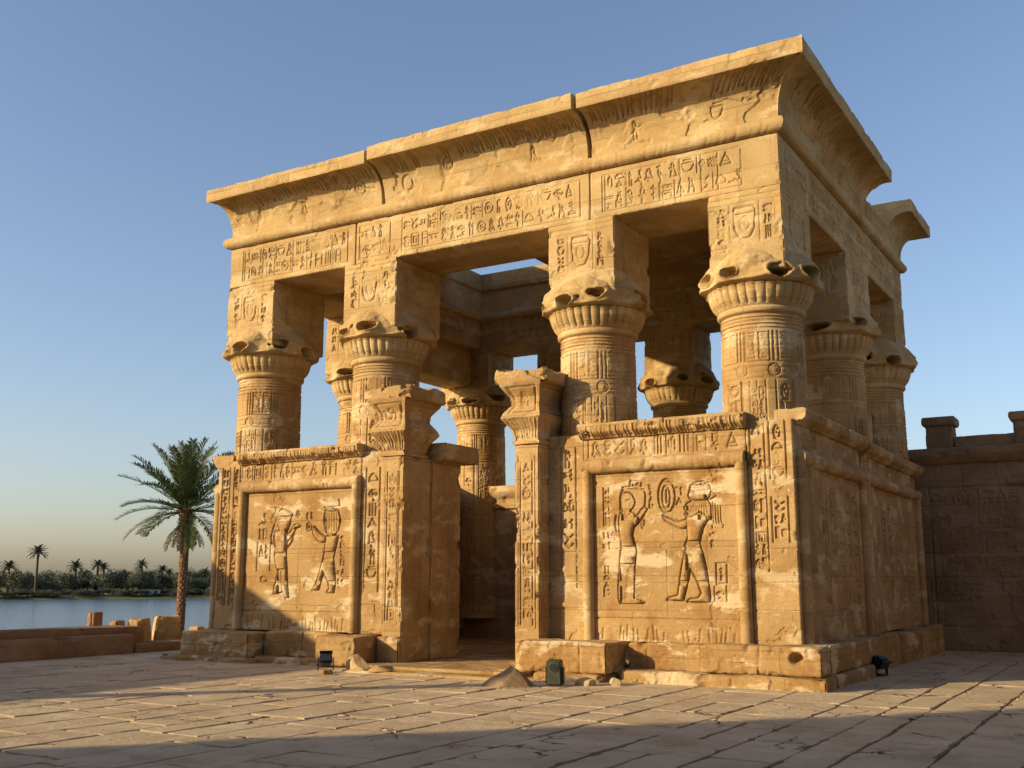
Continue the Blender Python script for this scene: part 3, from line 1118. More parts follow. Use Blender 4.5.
# ---- roof slabs added over the court to keep its interior dark
wrap('shading_slab', SAND_UP, K, rect(-8.2, 1.2, XR - .9, 8.9), 9.72, 10.0, None, res=.12, wear=0, amp=.01)
wrap('shading_slab', SAND_UP, K, rect(XL + .95, 1.2, -8.22, 6.55), 9.80, 10.0, None, res=.12, wear=0, amp=.01)

wrap('sun_blocker', SAND_UP, K, rect(XL + 1.0, 4.3, XR - 1.2, 5.3), 9.98, 11.5, None, res=.12, wear=.04, amp=.02)  # unseen upstand added to block sun from the rear interior
wrap('sun_blocker', SAND_UP, K, rect(XL + .15, 3.25, XL + .99, 7.6), 9.98, 11.2, None, res=.12, wear=.04, amp=.02)  # likewise added, blocks sun coming over the left flank
# second, lower beam across the rear bay of the left flank
wrap('lower_beam', SAND_UP, K, rect(XL + .2, 4.96, XL + 1.1, 8.29), 6.98, ZA0 + .004, None, res=.06, wear=.02, amp=.012)

# ---- figures for the relief panels: traced in panel pixels, mapped to metres
def pm(pts, ox, oy, sx_, sy_):
    return [((x - ox) * sx_, (oy - y) * sy_) for x, y in pts]

# camera-independent once built: the figures below were measured off the photograph on the plane of the wall (y = 0)
def wall_point(px, py):
    p = rad(10.4)
    a = rad(31.02)
    fw = Vector((-math.sin(a) * math.cos(p), math.cos(a) * math.cos(p), math.sin(p)))
    rt = Vector((math.cos(a), math.sin(a), 0))
    d = fw * 1068 + rt * (px - 512) + rt.cross(fw) * (384 - py)
    q = CAM + d * (-CAM.y / d.y)
    return q.x, q.z

def tracer(ox, oy, kx, ky, x0, z0):
    def M(pts):
        out = []
        for a, b in pts:
            x, z = wall_point(ox + a * kx, oy + b * ky)
            out.append((x - x0, z - z0))
        return out
    return M

def sign_boxes(R, M, boxes, dep=.026):
    for (a, b, c, d) in boxes:
        (x0, y1), (x1, y0) = M([(a, b), (c, d)])
        text_col(R, x0, y0, y1, x1 - x0, dep, .02, RS.rand() < .4, .0)

def figures_right(R, x0, z0):
    A = tracer(600, 474, 60 / 334, 138 / 768, x0, z0)
    B = tracer(655, 474, 78 / 434, 138 / 768, x0, z0)
    O = dict(outline=.03, odep=.045)
    # the goddess, facing right
    R.poly(A([(112, 225), (128, 208), (160, 204), (188, 222), (206, 255), (190, 290), (182, 315), (178, 345), (190, 385), (200, 430), (194, 480), (190, 530), (188, 600), (186, 692), (215, 706), (250, 720), (116, 722), (106, 690), (106, 600), (112, 520), (116, 450), (122, 390), (112, 330), (108, 270)]), .055, .10, **O)
    R.poly(A([(122, 196), (117, 150), (126, 115), (150, 103), (172, 112), (187, 140), (191, 160), (186, 176), (176, 192), (158, 208), (135, 208)]), .05, .07, **O)
    R.poly(A([(190, 252), (214, 226), (233, 200), (250, 184), (260, 196), (240, 227), (215, 258), (198, 288)]), .05, .05, **O)
    R.stroke(A([(166, 532), (153, 610), (147, 694)]), .045, .02)
    R.a[R.m] = np.maximum(R.a[R.m], -.01)
    R.stroke(A([(246, 225), (247, 262), (240, 302), (228, 285), (236, 240)]), .024, .035)
    R.stroke(A([(88, 232), (82, 280), (93, 326)]), .024, .035)
    R.stroke(A([(112, 200), (114, 120), (126, 86), (245, 88), (252, 112), (250, 176)]), .024, .034)
    R.stroke(A([(125, 76), (164, 72), (168, 38), (206, 40), (205, 66), (180, 62)]), .022, .034)
    R.stroke(A([(205, 72), (230, 74), (228, 50)]), .022, .03)
    R.stroke(A([(140, 215), (152, 244), (172, 216)]), .02, .012)
    R.stroke(A([(146, 148), (162, 144)]), .016, .02)
    R.stroke(A([(118, 445), (198, 436)]), .016, .006)
    # the king, facing left
    R.poly(B([(178, 245), (215, 236), (245, 214), (282, 232), (287, 262), (264, 300), (254, 340), (246, 388), (263, 440), (276, 498), (288, 560), (300, 640), (306, 690), (302, 713), (182, 713), (196, 701), (242, 694), (262, 668), (238, 600), (212, 548), (193, 524), (184, 590), (168, 655), (156, 706), (68, 704), (84, 692), (130, 680), (140, 600), (152, 520), (164, 460), (174, 418), (168, 400), (185, 360), (180, 310)]), .058, .11, **O)
    R.poly(B([(196, 134), (188, 118), (193, 100), (200, 68), (224, 50), (270, 45), (300, 62), (308, 92), (300, 122), (286, 142), (240, 146), (212, 143)]), .055, .09, **O)
    R.poly(B([(214, 148), (290, 146), (306, 170), (309, 250), (296, 256), (280, 230), (246, 206), (215, 234), (190, 248), (169, 226), (180, 206), (166, 190), (182, 166)]), .05, .06, **O)
    R.poly(B([(44, 233), (66, 244), (105, 260), (140, 268), (164, 260), (184, 250), (190, 286), (165, 304), (140, 302), (100, 282), (58, 258)]), .05, .045, **O)
    for k in range(7):
        t = k / 6
        R.stroke(B([(222 + 62 * t, 162), (196 + 96 * t, 214 + 26 * math.sin(t * 3.1) * (1 if t > .5 else -.4))]), .018, .012)
    R.stroke(B([(196, 100), (304, 88)]), .018, .012)
    R.stroke(B([(200, 82), (300, 70)]), .016, .010)
    R.ell(*B([(286, 72)])[0], .05, .06, .018, .012)
    R.stroke(B([(174, 420), (212, 412), (246, 388)]), .024, .008)
    R.stroke(B([(190, 430), (214, 470), (206, 520)]), .018, .008)
    R.stroke(B([(220, 424), (236, 480)]), .016, .006)
    R.ell(*B([(64, 122)])[0], .15, .28, .024, .036)
    R.ell(*B([(62, 128)])[0], .07, .19, .026, .03)
    R.stroke(B([(62, 90), (64, 160)]), .024, .03)
    R.stroke(B([(34, 52), (96, 48)]), .03, .03)
    R.stroke(B([(298, 150), (345, 120), (318, 92)]), .022, .03)
    for k in range(4):
        R.stroke(B([(322 + 14 * k, 160 + 8 * k), (324 + 15 * k, 255), (330 + 14 * k, 275)]), .018, .022)
    R.stroke(B([(340, 500), (400, 496), (402, 612), (342, 616), (340, 500)]), .022, .028)
    sign_boxes(R, A, [(265, 46, 302, 205), (18, 80, 52, 290), (10, 312, 72, 430), (14, 500, 62, 690)])
    sign_boxes(R, B, [(104, 60, 166, 190), (320, 288, 380, 300), (300, 308, 342, 400), (352, 510, 392, 608), (330, 628, 402, 712)])

def figures_left(R, x0, z0):
    Cc = tracer(250, 494, 100 / 674, 114 / 768, x0, z0)
    O = dict(outline=.036, odep=.045)
    R.poly(Cc([(168, 258), (214, 246), (246, 262), (260, 290), (244, 330), (240, 420), (246, 520), (248, 610), (256, 700), (240, 704), (230, 660), (214, 660), (196, 664), (160, 672), (172, 600), (192, 530), (176, 470), (166, 420), (176, 370), (164, 310)]), .05, .09, **O)
    R.poly(Cc([(188, 135), (214, 106), (246, 110), (286, 134), (270, 168), (268, 204), (242, 262), (214, 258), (194, 215)]), .05, .08, **O)
    R.poly(Cc([(244, 292), (278, 250), (300, 210), (334, 206), (334, 220), (308, 226), (294, 262), (258, 312)]), .04, .04, **O)
    R.stroke(Cc([(256, 358), (284, 318), (296, 262)]), .03, .035)
    R.stroke(Cc([(184, 150), (162, 212), (140, 290), (150, 340)]), .026, .03)
    R.stroke(Cc([(208, 530), (214, 600), (216, 660)]), .03, .016)
    R.stroke(Cc([(200, 170), (268, 164)]), .02, .014)
    R.poly(Cc([(520, 288), (592, 280), (578, 350), (558, 430), (566, 510), (572, 600), (560, 668), (520, 664), (538, 640), (520, 570), (494, 522), (474, 590), (460, 646), (418, 648), (440, 620), (470, 540), (494, 440), (510, 360)]), .05, .09, **O)
    R.poly(Cc([(500, 180), (512, 110), (545, 92), (590, 110), (606, 180), (590, 250), (556, 282), (516, 256)]), .05, .08, **O)
    R.poly(Cc([(436, 222), (456, 250), (482, 272), (514, 296), (510, 322), (476, 326), (446, 300), (428, 262)]), .045, .045, **O)
    for k in range(5):
        R.stroke(Cc([(520 + 16 * k, 130), (518 + 17 * k, 250)]), .018, .012)
    R.stroke(Cc([(500, 92), (602, 84), (600, 40)]), .024, .03)
    R.stroke(Cc([(502, 440), (560, 436)]), .024, .012)
    sign_boxes(R, Cc, [(50, 110, 120, 300), (50, 330, 130, 520), (370, 110, 430, 260), (605, 260, 640, 470), (580, 490, 640, 640), (300, 90, 350, 190), (60, 540, 120, 640)])

# ---- screen walls
def screen_wall(org, U, N, L, fig=None, zb=.6, depth=.55, mat=SAND, dense=False, zt=4.27, ex=0.0):
    """screen_wall (core) > relief_panel, roll frame, frieze, cornice. org = left end of its face at ground level"""
    org, U, N = np.array(org, float), np.array(U, float), np.array(N, float)
    at = lambda u, o, z: org + U * u + N * o + np.array([0, 0, z])
    core = slab('screen_wall', mat, K, at(.02, -.10, zb - .02), U, N, L - .04, zt - zb - .35, depth, Relief(L - .04, zt - zb - .35, .08), res=.08)
    fr = .17                                   # frame roll zone
    pw, ph = L - 2 * fr - .04, 2.82
    R = Relief(pw, ph, .0125 if not dense else .022)
    fh = 2.44
    if fig is not None:
        Rf = Relief(pw, fh, R.res)
        fig(Rf, fr + .02 + org[0], zb + ph - fh)
        R.a[R.nv - Rf.nv:, :] = Rf.a
        # worn band of plants below the figures
        x = .1
        while x < pw - .1:
            if RS.rand() < .7:
                R.stroke([(x, .03), (x + RS.uniform(-.03, .03), .03 + RS.uniform(.12, .26))], .03, .016)
            x += RS.uniform(.05, .1)
        R.stroke([(0, .37), (pw, .37)], .022, .02)
        R.courses([.95, 1.52], .009, .014)
        R.stroke([(pw * .52, .4), (pw * .52, 1.5)], .012, .008)
        keep = R.a.copy()
        R.weather(.006, .4, .014, .13)
        m = np.zeros_like(R.m)
        m[R.nv - Rf.nv:, :] = Rf.m
        R.a = np.where(m, keep + .003 * (RS.rand(R.nv, R.nu) - .5), R.a)
    else:
        n = int(pw / .55)
        for k in range(n):
            x = .12 + k * (pw - .2) / n
            if k % 3 == 1:
                R.ell(x + .24, 1.55, .15, .55, .03, .03)
                text_col(R, x + .08, 1.0, 2.0, .3, .024, .024, False)
                R.stroke([(x + .2, 1.0), (x + .1, .4)], .05, .02)
                R.stroke([(x + .28, 1.0), (x + .4, .4)], .05, .02)
            else:
                text_col(R, x, .5, 2.6, .36, .042, .028)
        R.courses([.4, .95, 1.5, 2.1], .012, .018, 1.3)
        R.weather(.012, .45, .014, .09)
    slab('relief_panel', SAND_LOW if fig is not None else mat, core, at(fr + .02, .0, zb), U, N, pw, ph, .12, R, wear=.0)
    # rolls either side and above
    zr = zb + ph + .0
    for u0 in (fr - .06, L - fr + .06):
        c = []
        n = 20
        base = at(u0, .03, 0)
        lp = [(base[0] + .095 * math.cos(2 * math.pi * k / n), base[1] + .095 * math.sin(2 * math.pi * k / n)) for k in range(n)]
        wrap('roll_moulding', mat, core, lp, zb - .005, zr + .06, None, res=.03, wear=0, top_round=0, amp=.006, flake=.0)
    sweep('roll_moulding', mat, core, at(-.01 + .05, 0, 0), U, N, L - .08, arc(.02, zr + .11, .125, -88, 88, 12), [(-.08, zr + .235), (-.08, zr - .015)], 0, 0, torus_relief(L), res=.028, amp=.008, worn=.05)
    # frieze of signs
    fz0, fz1 = zr + .22, zt - .27
    Rz = Relief(L - .06, fz1 - fz0 + .03, .019)
    text_row(Rz, .1, L - .15, .06, Rz.h - .12, .024, .022, .3)
    Rz.weather(.01, .4, .014, .12)
    slab('frieze', mat, core, at(.03, .005, fz0), U, N, L - .06, Rz.h, .3, Rz, wear=.012)
    # capping cornice
    zc = zt - .26
    prof = [(.01, zc), (.06, zc + .005), (.10, zc + .03), (.16, zc + .07), (.19, zc + .10), (.205, zc + .16), (.20, zc + .23), (.17, zc + .26), (.05, zc + .265), (-.2, zc + .26)]
    Rc = Relief(L, .62, .02)
    x = .02
    while x < L:
        Rc.stroke([(x, .06), (x + RS.uniform(-.01, .015), .25)], .03, RS.uniform(.012, .03))
        x += RS.uniform(.045, .07)
    sweep('cornice', mat, core, at(0 - ex, 0, 0), U, N, L + ex, prof, [(-.45, zc + .25), (-.45, zc)], 0, 0, Rc, res=.02, amp=.012, worn=.06)
    return core

screen_wall((-3.62, Y0, 0), EX, -EY, 2.98, figures_right)
screen_wall((-11.82, Y0, 0), EX, -EY, 3.30, figures_left)
# right flank (in its own shade)
screen_wall((XR, .12, 0), EY, EX, 4.28, None, mat=SAND, dense=True, zt=4.3)
screen_wall((XR, 4.47, 0), EY, EX, 5.3, None, mat=SAND, dense=True, zt=4.22)
# left flank
screen_wall((XL - .16, 4.36, 0), -EY, -EX, 4.28, None, mat=SAND, dense=True)
screen_wall((XL, 9.7, 0), -EY, -EX, 5.2, None, mat=SAND, dense=True)
# rear walls, facing into the court and out of it
def rear_wall(x0, x1):
    R = Relief(x1 - x0, 3.5, .03)
    R.courses([.5, 1.1, 1.7, 2.3, 2.9], .015, .025, 1.4)
    n = int((x1 - x0) / .6)
    for k in range(n):
        text_col(R, .2 + k * .58, .6, 2.8, .34, .022, .03)
    R.weather(.015, .5, .015, .1)
    c = slab('screen_wall', SAND, K, (x0, 8.75, -.02), EX, -EY, x1 - x0, 3.55, .6, R)
    zc = 3.8
    prof = [(.0, zc - .3), (.08, zc - .25), (.1, zc - .15), (.02, zc - .08), (.03, zc), (.12, zc + .08), (.2, zc + .2), (.2, zc + .36), (.0, zc + .37)]
    sweep('cornice', SAND, c, (x0, 8.75, 0), EX, -EY, x1 - x0, prof, [(-.6, zc + .37), (-.6, zc - .3)], 0, 0, None, res=.04, amp=.012, worn=.05)
rear_wall(XL + .3, -8.7)
rear_wall(-8.55, -5.6)
rear_wall(-5.45, -2.9)
rear_wall(-2.75, XR - .3)
# inner faces of the flank walls
for x0, N_ in ((XL + .66, EX), (XR - .66, -EX)):
    for a, b in ((1.7, 4.6), (5.2, 8.7)):
        hh = 5.0 if N_[0] < 0 and a > 5 else 3.6  # rear right facing raised to stop sun reaching the enclosure wall
        R = Relief(b - a, hh, .035)
        R.courses([.5, 1.1, 1.7, 2.3, 2.9], .015, .03, 1.3)
        R.weather(.015, .5, .015, .1)
        slab('inner_facing', SAND, K, (x0, a if N_[0] < 0 else b, .3), EY if N_[0] < 0 else -EY, N_, b - a, hh, .09, R)

# ---- flat piers between the screen walls, their sign strips run up on to the columns
def pier(x0, x1, ztop, strips, y=0.0, mat=SAND, dep=.5, plain_low=1.0):
    w = x1 - x0
    R = Relief(w, ztop - .58, .0135)
    for a, b, lo, hi in strips:
        text_col(R, a, lo, hi, b - a, .036, .024)
    R.courses([.55, .98, 1.5], .014, .016)
    R.weather(.009, .45, .015, .12)
    return slab('pier', mat, K, (x0, y, .58), EX, -EY, w, ztop - .58, dep, R, wear=.02, chips=.06)

pier(-.66, XR - .003, 4.12, [(.06, .3, 1.15, 3.5), (.38, .64, 1.6, 2.3), (.38, .64, 2.6, 3.5)])
pier(-4.32, -3.6, 4.12, [(.26, .56, .9, 3.3)], y=.01)
pier(XL + .003, -11.79, 4.12, [(.08, .3, .5, 3.4), (.42, .6, .5, 3.4)])
pier(-8.54, -7.93, 4.12, [(.12, .46, .8, 3.2)], y=.01)
pier(-8.0, -7.46, 3.95, [(.1, .4, .4, 3.2)], y=-.06, dep=1.0)

# ---- door jambs with flared papyrus capitals
def jamb_capital(x0, x1, y0, y1, z0, par, broken=1):
    """flared capital: bundle of stems, concave waist with a framed field, thick slab"""
    w, d = x1 - x0, y1 - y0
    cx, cy = (x0 + x1) / 2, (y0 + y1) / 2
    R = Relief(2 * (w + d), 1.1, .014)
    x = 0
    for L in (w, d, w, d):
        k = 0
        while k * .05 < L - .04:
            R.stroke([(x + .03 + k * .05, .12), (x + .02 + k * .05 + (k * .05 - L / 2) * .12, .44)], .026, .022)
            k += 1
        R.stroke([(x, .08), (x + L, .08)], .03, .03)
        R.stroke([(x + .07, .55), (x + L - .07, .55), (x + L - .07, 1.0), (x + .07, 1.0), (x + .07, .55)], .024, .03)
        glyph(R, x + .14, .62, L - .28, .3, .022, .02, 19)
        glyph(R, x + .12, .6, L * .3, .3, .02, .02, 9)
        x += L
    R.weather(.01, .3, .014, .12)
    # profile of the flare, scaled about the centre
    zz = np.linspace(0, 1.1, 80)
    fl = np.interp(zz, [0, .05, .1, .26, .45, .54, .70, .84, 1.02, 1.1], [1.10, 1.12, 1.02, 1.16, 1.62, 1.52, 1.16, 1.22, 1.62, 1.7])
    n_ = 24
    pts, nor, us = [], [], []
    lp = [np.array(p) for p in rect(x0, y0, x1, y1)]
    acc = 0
    for i in range(4):
        a, b = lp[i], lp[(i + 1) % 4]
        L = np.linalg.norm(b - a)
        k = int(L / .016)
        t = (b - a) / L
        for j in range(k):
            pts.append(a + (b - a) * j / k)
            nor.append([t[1], -t[0]])
            us.append(acc + L * j / k)
        acc += L
    pts, nor, us = np.array(pts), np.array(nor), np.array(us)
    nu = len(pts)
    jj = np.clip((zz / 1.1 * (R.nv - 1)).astype(int), 0, R.nv - 1)
    ii = np.clip((us / acc * (R.nu - 1)).astype(int), 0, R.nu - 1)
    H = R.a[jj][:, ii] + .05 * fbm(80, nu, 20, 4, .5, RS, True)
    P = np.zeros((80, nu, 3))
    c = np.array([cx, cy])
    for k in range(80):
        P[k, :, :2] = c + (pts - c) * fl[k] + nor * H[k][:, None]
        P[k, :, 2] = z0 + zz[k]
    cap = build_mesh('capital', P, quads_of(80, nu, closed_u=True), [list(range(nu))[::-1], [79 * nu + i for i in range(nu)]], SAND, par, sharp=50)
    e = .84
    wrap('capital_slab', SAND, cap, rect(cx - w * e * 1.28, cy - d * e, cx + w * e * 1.28, cy + d * e), z0 + 1.07, z0 + 1.33, None, res=.022, wear=.06, chips=.2, top_round=.05, amp=.03, flake=.05, rough_top=.09)
    return cap

def jamb(x0, x1, y0, y1, ztop, strips):
    w, d = x1 - x0, y1 - y0
    R = Relief(2 * (w + d), ztop - .08, .0175)
    x = 0
    for L in (w, d, w, d):
        n = max(1, int(round(L / .62)))
        for k in range(n):
            a = x + L * (k + .5) / n
            text_col(R, a - .12, .75, ztop - .4, .24, .026, .022)
            R.stroke([(a - .17, .7), (a - .17, ztop - .3)], .018, .016)
            R.stroke([(a + .17, .7), (a + .17, ztop - .3)], .018, .016)
        x += L
    R.courses([.55, 1.0, 1.6, 2.2, 2.9], .009, .014)
    R.weather(.01, .4, .014, .12)
    return wrap('door_jamb', SAND, K, rect(x0, y0, x1, y1), .08, ztop, R, res=.02, wear=.03, chips=.08)

j1 = jamb(-4.80, -4.30, -.34, .62, 3.98, 1)
jamb_capital(-4.80, -4.30, -.34, .42, 3.97, j1)
j2 = jamb(-7.95, -7.42, -.10, .80, 3.98, 1)
jamb_capital(-7.95, -7.42, -.10, .62, 3.97, j2)
# inner return of each jamb
j3 = jamb(-8.1, -7.40, .81, 1.85, 4.0, 1)
wrap('capital_slab', SAND, j3, rect(-8.1, .84, -7.1, 2.1), 3.96, 4.3, None, res=.035, wear=.05, chips=.1, amp=.02)
j4 = jamb(-4.75, -4.1, .63, 1.6, 4.0, 1)
wrap('capital_slab', SAND, j4, rect(-4.95, .66, -4.0, 1.7), 3.98, 4.3, None, res=.035, wear=.05, chips=.1, amp=.02)

# ---- plinth courses
def plinth(x0, y0, x1, y1, z0, z1, nm='plinth_block', mat=SAND_LOW, wear=.05, chips=.09, carve=True, hole=None):
    w, d, h = x1 - x0, y1 - y0, z1 - z0
    R = Relief(2 * (w + d), h, .02)
    if carve and h > .3:
        x = .1
        while x < w + d:
            if RS.rand() < .6:
                glyph(R, x, h * .3, .22, h * .45, .012, .022)
            x += RS.uniform(.25, .6)
        R.courses([h * .52], .012, .018)
        for q in range(int(w / 1.1)):
            a = RS.uniform(.2, w - .2)
            R.stroke([(a, 0), (a + .01, h)], .02, .02)
    R.weather(.02, .35, .022, .07)
    if hole:
        R.stroke([hole, (hole[0] + .05, hole[1] + .005)], .10, .16)
    return wrap(nm, mat, K, rect(x0, y0, x1, y1), z0, z1, R, res=.024, wear=wear, chips=chips, top_round=.05, rough_top=.02)

# right half of the front
plinth(-1.38, -.50, .52, .02, .19, .62, hole=(1.5, .26))
plinth(-2.72, -.22, -1.39, .02, .10, .60)
plinth(-2.75, -.62, .60, .02, -.05, .185, carve=False)
plinth(-4.42, -.86, -2.80, .0, .12, .61)
plinth(-4.80, -.36, -4.43, .0, .06, .56, carve=False)
plinth(-4.1, -.95, -2.86, -.3, -.05, .115, carve=False, chips=.15)
# right flank
plinth(.0, .03, .52, 2.75, .19, .62)
plinth(.0, .03, .60, 2.82, -.05, .185, carve=False)
plinth(.0, 2.95, .42, 5.6, -.05, .60, wear=.1, chips=.12)
plinth(.0, 5.66, .46, 7.4, -.05, .56, wear=.12, chips=.12)
plinth(.0, 7.46, .50, 9.95, -.05, .60, wear=.14, chips=.12)
# left half of the front
plinth(-12.62, -.72, -10.72, .0, -.02, .57)
plinth(-12.95, -.92, -10.4, -.7, -.05, .1, carve=False, chips=.15)
plinth(-10.70, -.30, -8.9, .0, .10, .60)
plinth(-10.70, -.62, -8.95, -.02, -.05, .12, carve=False)
plinth(-8.93, -.78, -7.98, .0, .02, .57)
plinth(-7.96, -.16, -7.44, .0, .0, .56, carve=False)
# other flanks (foundation under the walls)
plinth(XL - .35, .03, XL + .1, 9.9, -.05, .58, carve=False)
wrap('foundation', SAND_LOW, K, rect(XL + .12, 1.9, XR - .02, Y1 + .3), -.1, .045, None, res=.12, wear=.0, top_round=0, amp=.004, flake=0)
# threshold
wrap('threshold', SAND_LOW, K, rect(-7.9, -.9, -4.46, 1.88), -.06, .085, None, res=.04, wear=.03, chips=.08, amp=.01)
wrap('threshold', SAND_LOW, K, rect(-7.75, -1.45, -4.5, -.91), -.06, .04, None, res=.04, wear=.04, chips=.1, amp=.012)

# ================================================================== ENCLOSURE WALL to the right
EW = thing('temple_wall', 'dark brown carved enclosure wall with square merlons, to the right of the pavilion', 'wall', (6, 10.6, 0))
L = 12.8
R = Relief(L, 4.35, .024)
zb = [.55, 1.1, 1.65, 2.2, 2.75, 3.3, 3.75]
R.courses(zb, .016, .024, 1.5)
for k in range(4):
    x = 1.5 + k * 2.75
    text_row(R, x, x + 2.0, 3.32, .34, .026, .026, .2)
    for z in np.arange(.7, 3.1, .3):
        text_row(R, x + .1, x + 1.9, z, .22, .016, .024, .1, .25)
    R.stroke([(x, .5), (x, 3.72), (x + 2.05, 3.72), (x + 2.05, .5)], .03, .03)
R.weather(.02, .5, .02, .06)
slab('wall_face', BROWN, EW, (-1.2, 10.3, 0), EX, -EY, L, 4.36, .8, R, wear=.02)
prof = [(.0, 4.30), (.06, 4.31), (.1, 4.36), (.16, 4.44), (.18, 4.52), (.18, 4.64), (.14, 4.67), (-.3, 4.68)]
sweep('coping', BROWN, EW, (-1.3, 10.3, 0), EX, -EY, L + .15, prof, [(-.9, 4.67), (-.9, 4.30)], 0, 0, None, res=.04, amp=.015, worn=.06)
sweep('roll_moulding', BROWN, EW, (2.05, 10.3, 0), EX, -EY, 9.4, arc(.0, 3.83, .09, -80, 80, 8), [(-.06, 3.92), (-.06, 3.74)], 0, 0, None, res=.05, amp=.01, worn=.05)
sweep('low_parapet', BROWN, EW, (.95, 10.42, 0), EX, -EY, 10.6, [(0, 4.66), (0, 4.93), (-.03, 4.96)], [(-.4, 4.95), (-.4, 4.66)], 0, 0, None, res=.05, amp=.02, worn=.05)
x = .30
for k in range(6):
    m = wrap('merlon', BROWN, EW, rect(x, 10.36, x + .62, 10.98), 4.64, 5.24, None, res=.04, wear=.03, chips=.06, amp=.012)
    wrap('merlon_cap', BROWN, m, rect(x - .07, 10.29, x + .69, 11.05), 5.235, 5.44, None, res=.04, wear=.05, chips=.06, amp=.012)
    x += 1.93

# ================================================================== THINGS ON THE PLAZA
BLACK = plain_mat('black_paint', (.012, .012, .013), .45, 0, .2, 60)
OLIVE = plain_mat('grey_green_paint', (.055, .065, .05), .5, .3, .3, 40, .35, 12)
GLASS = plain_mat('lamp_glass', (.03, .035, .04), .08, 0)
STEEL = plain_mat('dull_steel', (.22, .21, .19), .4, .9)

def bevel_box(name, mat, parent, w, d, h, loc=(0, 0, 0), rot=(0, 0, 0), bev=.012, taper=1.0):
    bm = bmesh.new()
    bmesh.ops.create_cube(bm, size=1)
    for v in bm.verts:
        k = taper if v.co.z > 0 else 1
        v.co = Vector((v.co.x * w * k, v.co.y * d * k, v.co.z * h))
    bmesh.ops.bevel(bm, geom=bm.edges[:], offset=bev, segments=2, affect='EDGES')
    me = bpy.data.meshes.new(name)
    bm.to_mesh(me)
    bm.free()
    me.materials.append(mat)
    o = bpy.data.objects.new(name, me)
    COL.objects.link(o)
    o.parent = parent
    o.location = loc
    o.rotation_euler = rot
    return o

def cyl(name, mat, parent, r0, r1, h, loc=(0, 0, 0), rot=(0, 0, 0), seg=20):
    bm = bmesh.new()
    bmesh.ops.create_cone(bm, cap_ends=True, segments=seg, radius1=r0, radius2=r1, depth=h)
    me = bpy.data.meshes.new(name)
    bm.to_mesh(me)
    bm.free()
    for p in me.polygons:
        p.use_smooth = len(p.vertices) == 4
    me.materials.append(mat)
    o = bpy.data.objects.new(name, me)
    COL.objects.link(o)
    o.parent = parent
    o.location = loc
    o.rotation_euler = rot
    return o

def box_light(label, x, y, rz, mat, w, d, h, tilt):
    t = thing('floodlight', label, 'floodlight', (x, y, .0), 'floodlights along the foot of the pavilion')
    t.rotation_euler = (0, 0, rad(rz))
    bevel_box('base_plate', BLACK, t, w * .9, d * .9, .02, (0, 0, .022), bev=.004)
    hs = bevel_box('housing', mat, t, w, d, h, (0, 0, .03 + h / 2), (rad(tilt), 0, 0), .018, .94)
    cyl('lens', GLASS, hs, w * .27, w * .25, .03, (0, -d * .49, h * .24), (rad(90), 0, 0))
    cyl('lens_ring', STEEL, hs, w * .33, w * .31, .018, (0, -d * .485, h * .24), (rad(90), 0, 0))
    for k in range(5):
        bevel_box('cooling_fin', mat, hs, w * .8, .02, .012, (0, d * .5, -h * .25 + k * h * .1), bev=.002)
    for s in (-1, 1):
        bevel_box('bracket', BLACK, t, .016, d * .45, h * .7, (s * (w * .5 + .014), 0, .03 + h * .36), bev=.003)
    return t

def yoke_light(label, x, y, rz, w, d, h, tilt):
    t = thing('floodlight', label, 'floodlight', (x, y, .0), 'floodlights along the foot of the pavilion')
    t.rotation_euler = (0, 0, rad(rz))
    bevel_box('base_plate', BLACK, t, w * .8, d * .7, .03, (0, 0, .025), bev=.006)
    for s in (-1, 1):
        bevel_box('bracket', BLACK, t, .018, .05, h * .75, (s * (w * .5 + .012), 0, .03 + h * .37), bev=.004)
    hs = bevel_box('housing', BLACK, t, w, d, h * .62, (0, 0, .05 + h * .58), (rad(tilt), 0, 0), .03, .86)
    bevel_box('lens', GLASS, hs, w * .82, .02, h * .42, (0, -d * .5, 0), bev=.006)
    bevel_box('visor', BLACK, hs, w * .95, .1, .014, (0, -d * .58, h * .27), (rad(-12), 0, 0), .003)
    for k in range(4):
        bevel_box('cooling_fin', BLACK, hs, .014, .05, h * .4, ((k - 1.5) * w * .2, d * .5, 0), bev=.003)
    return t

yoke_light('small black floodlight beside the broken left plinth block', -7.92, -1.62, 40, .24, .2, .31, -20)
box_light('upright grey-green box floodlight with round lens in front of the doorway plinth', -3.25, -1.72, 14, OLIVE, .24, .2, .36, 8)
yoke_light('black floodlight in the shade beside the right flank plinth', .66, 2.62, 60, .24, .2, .31, 30)

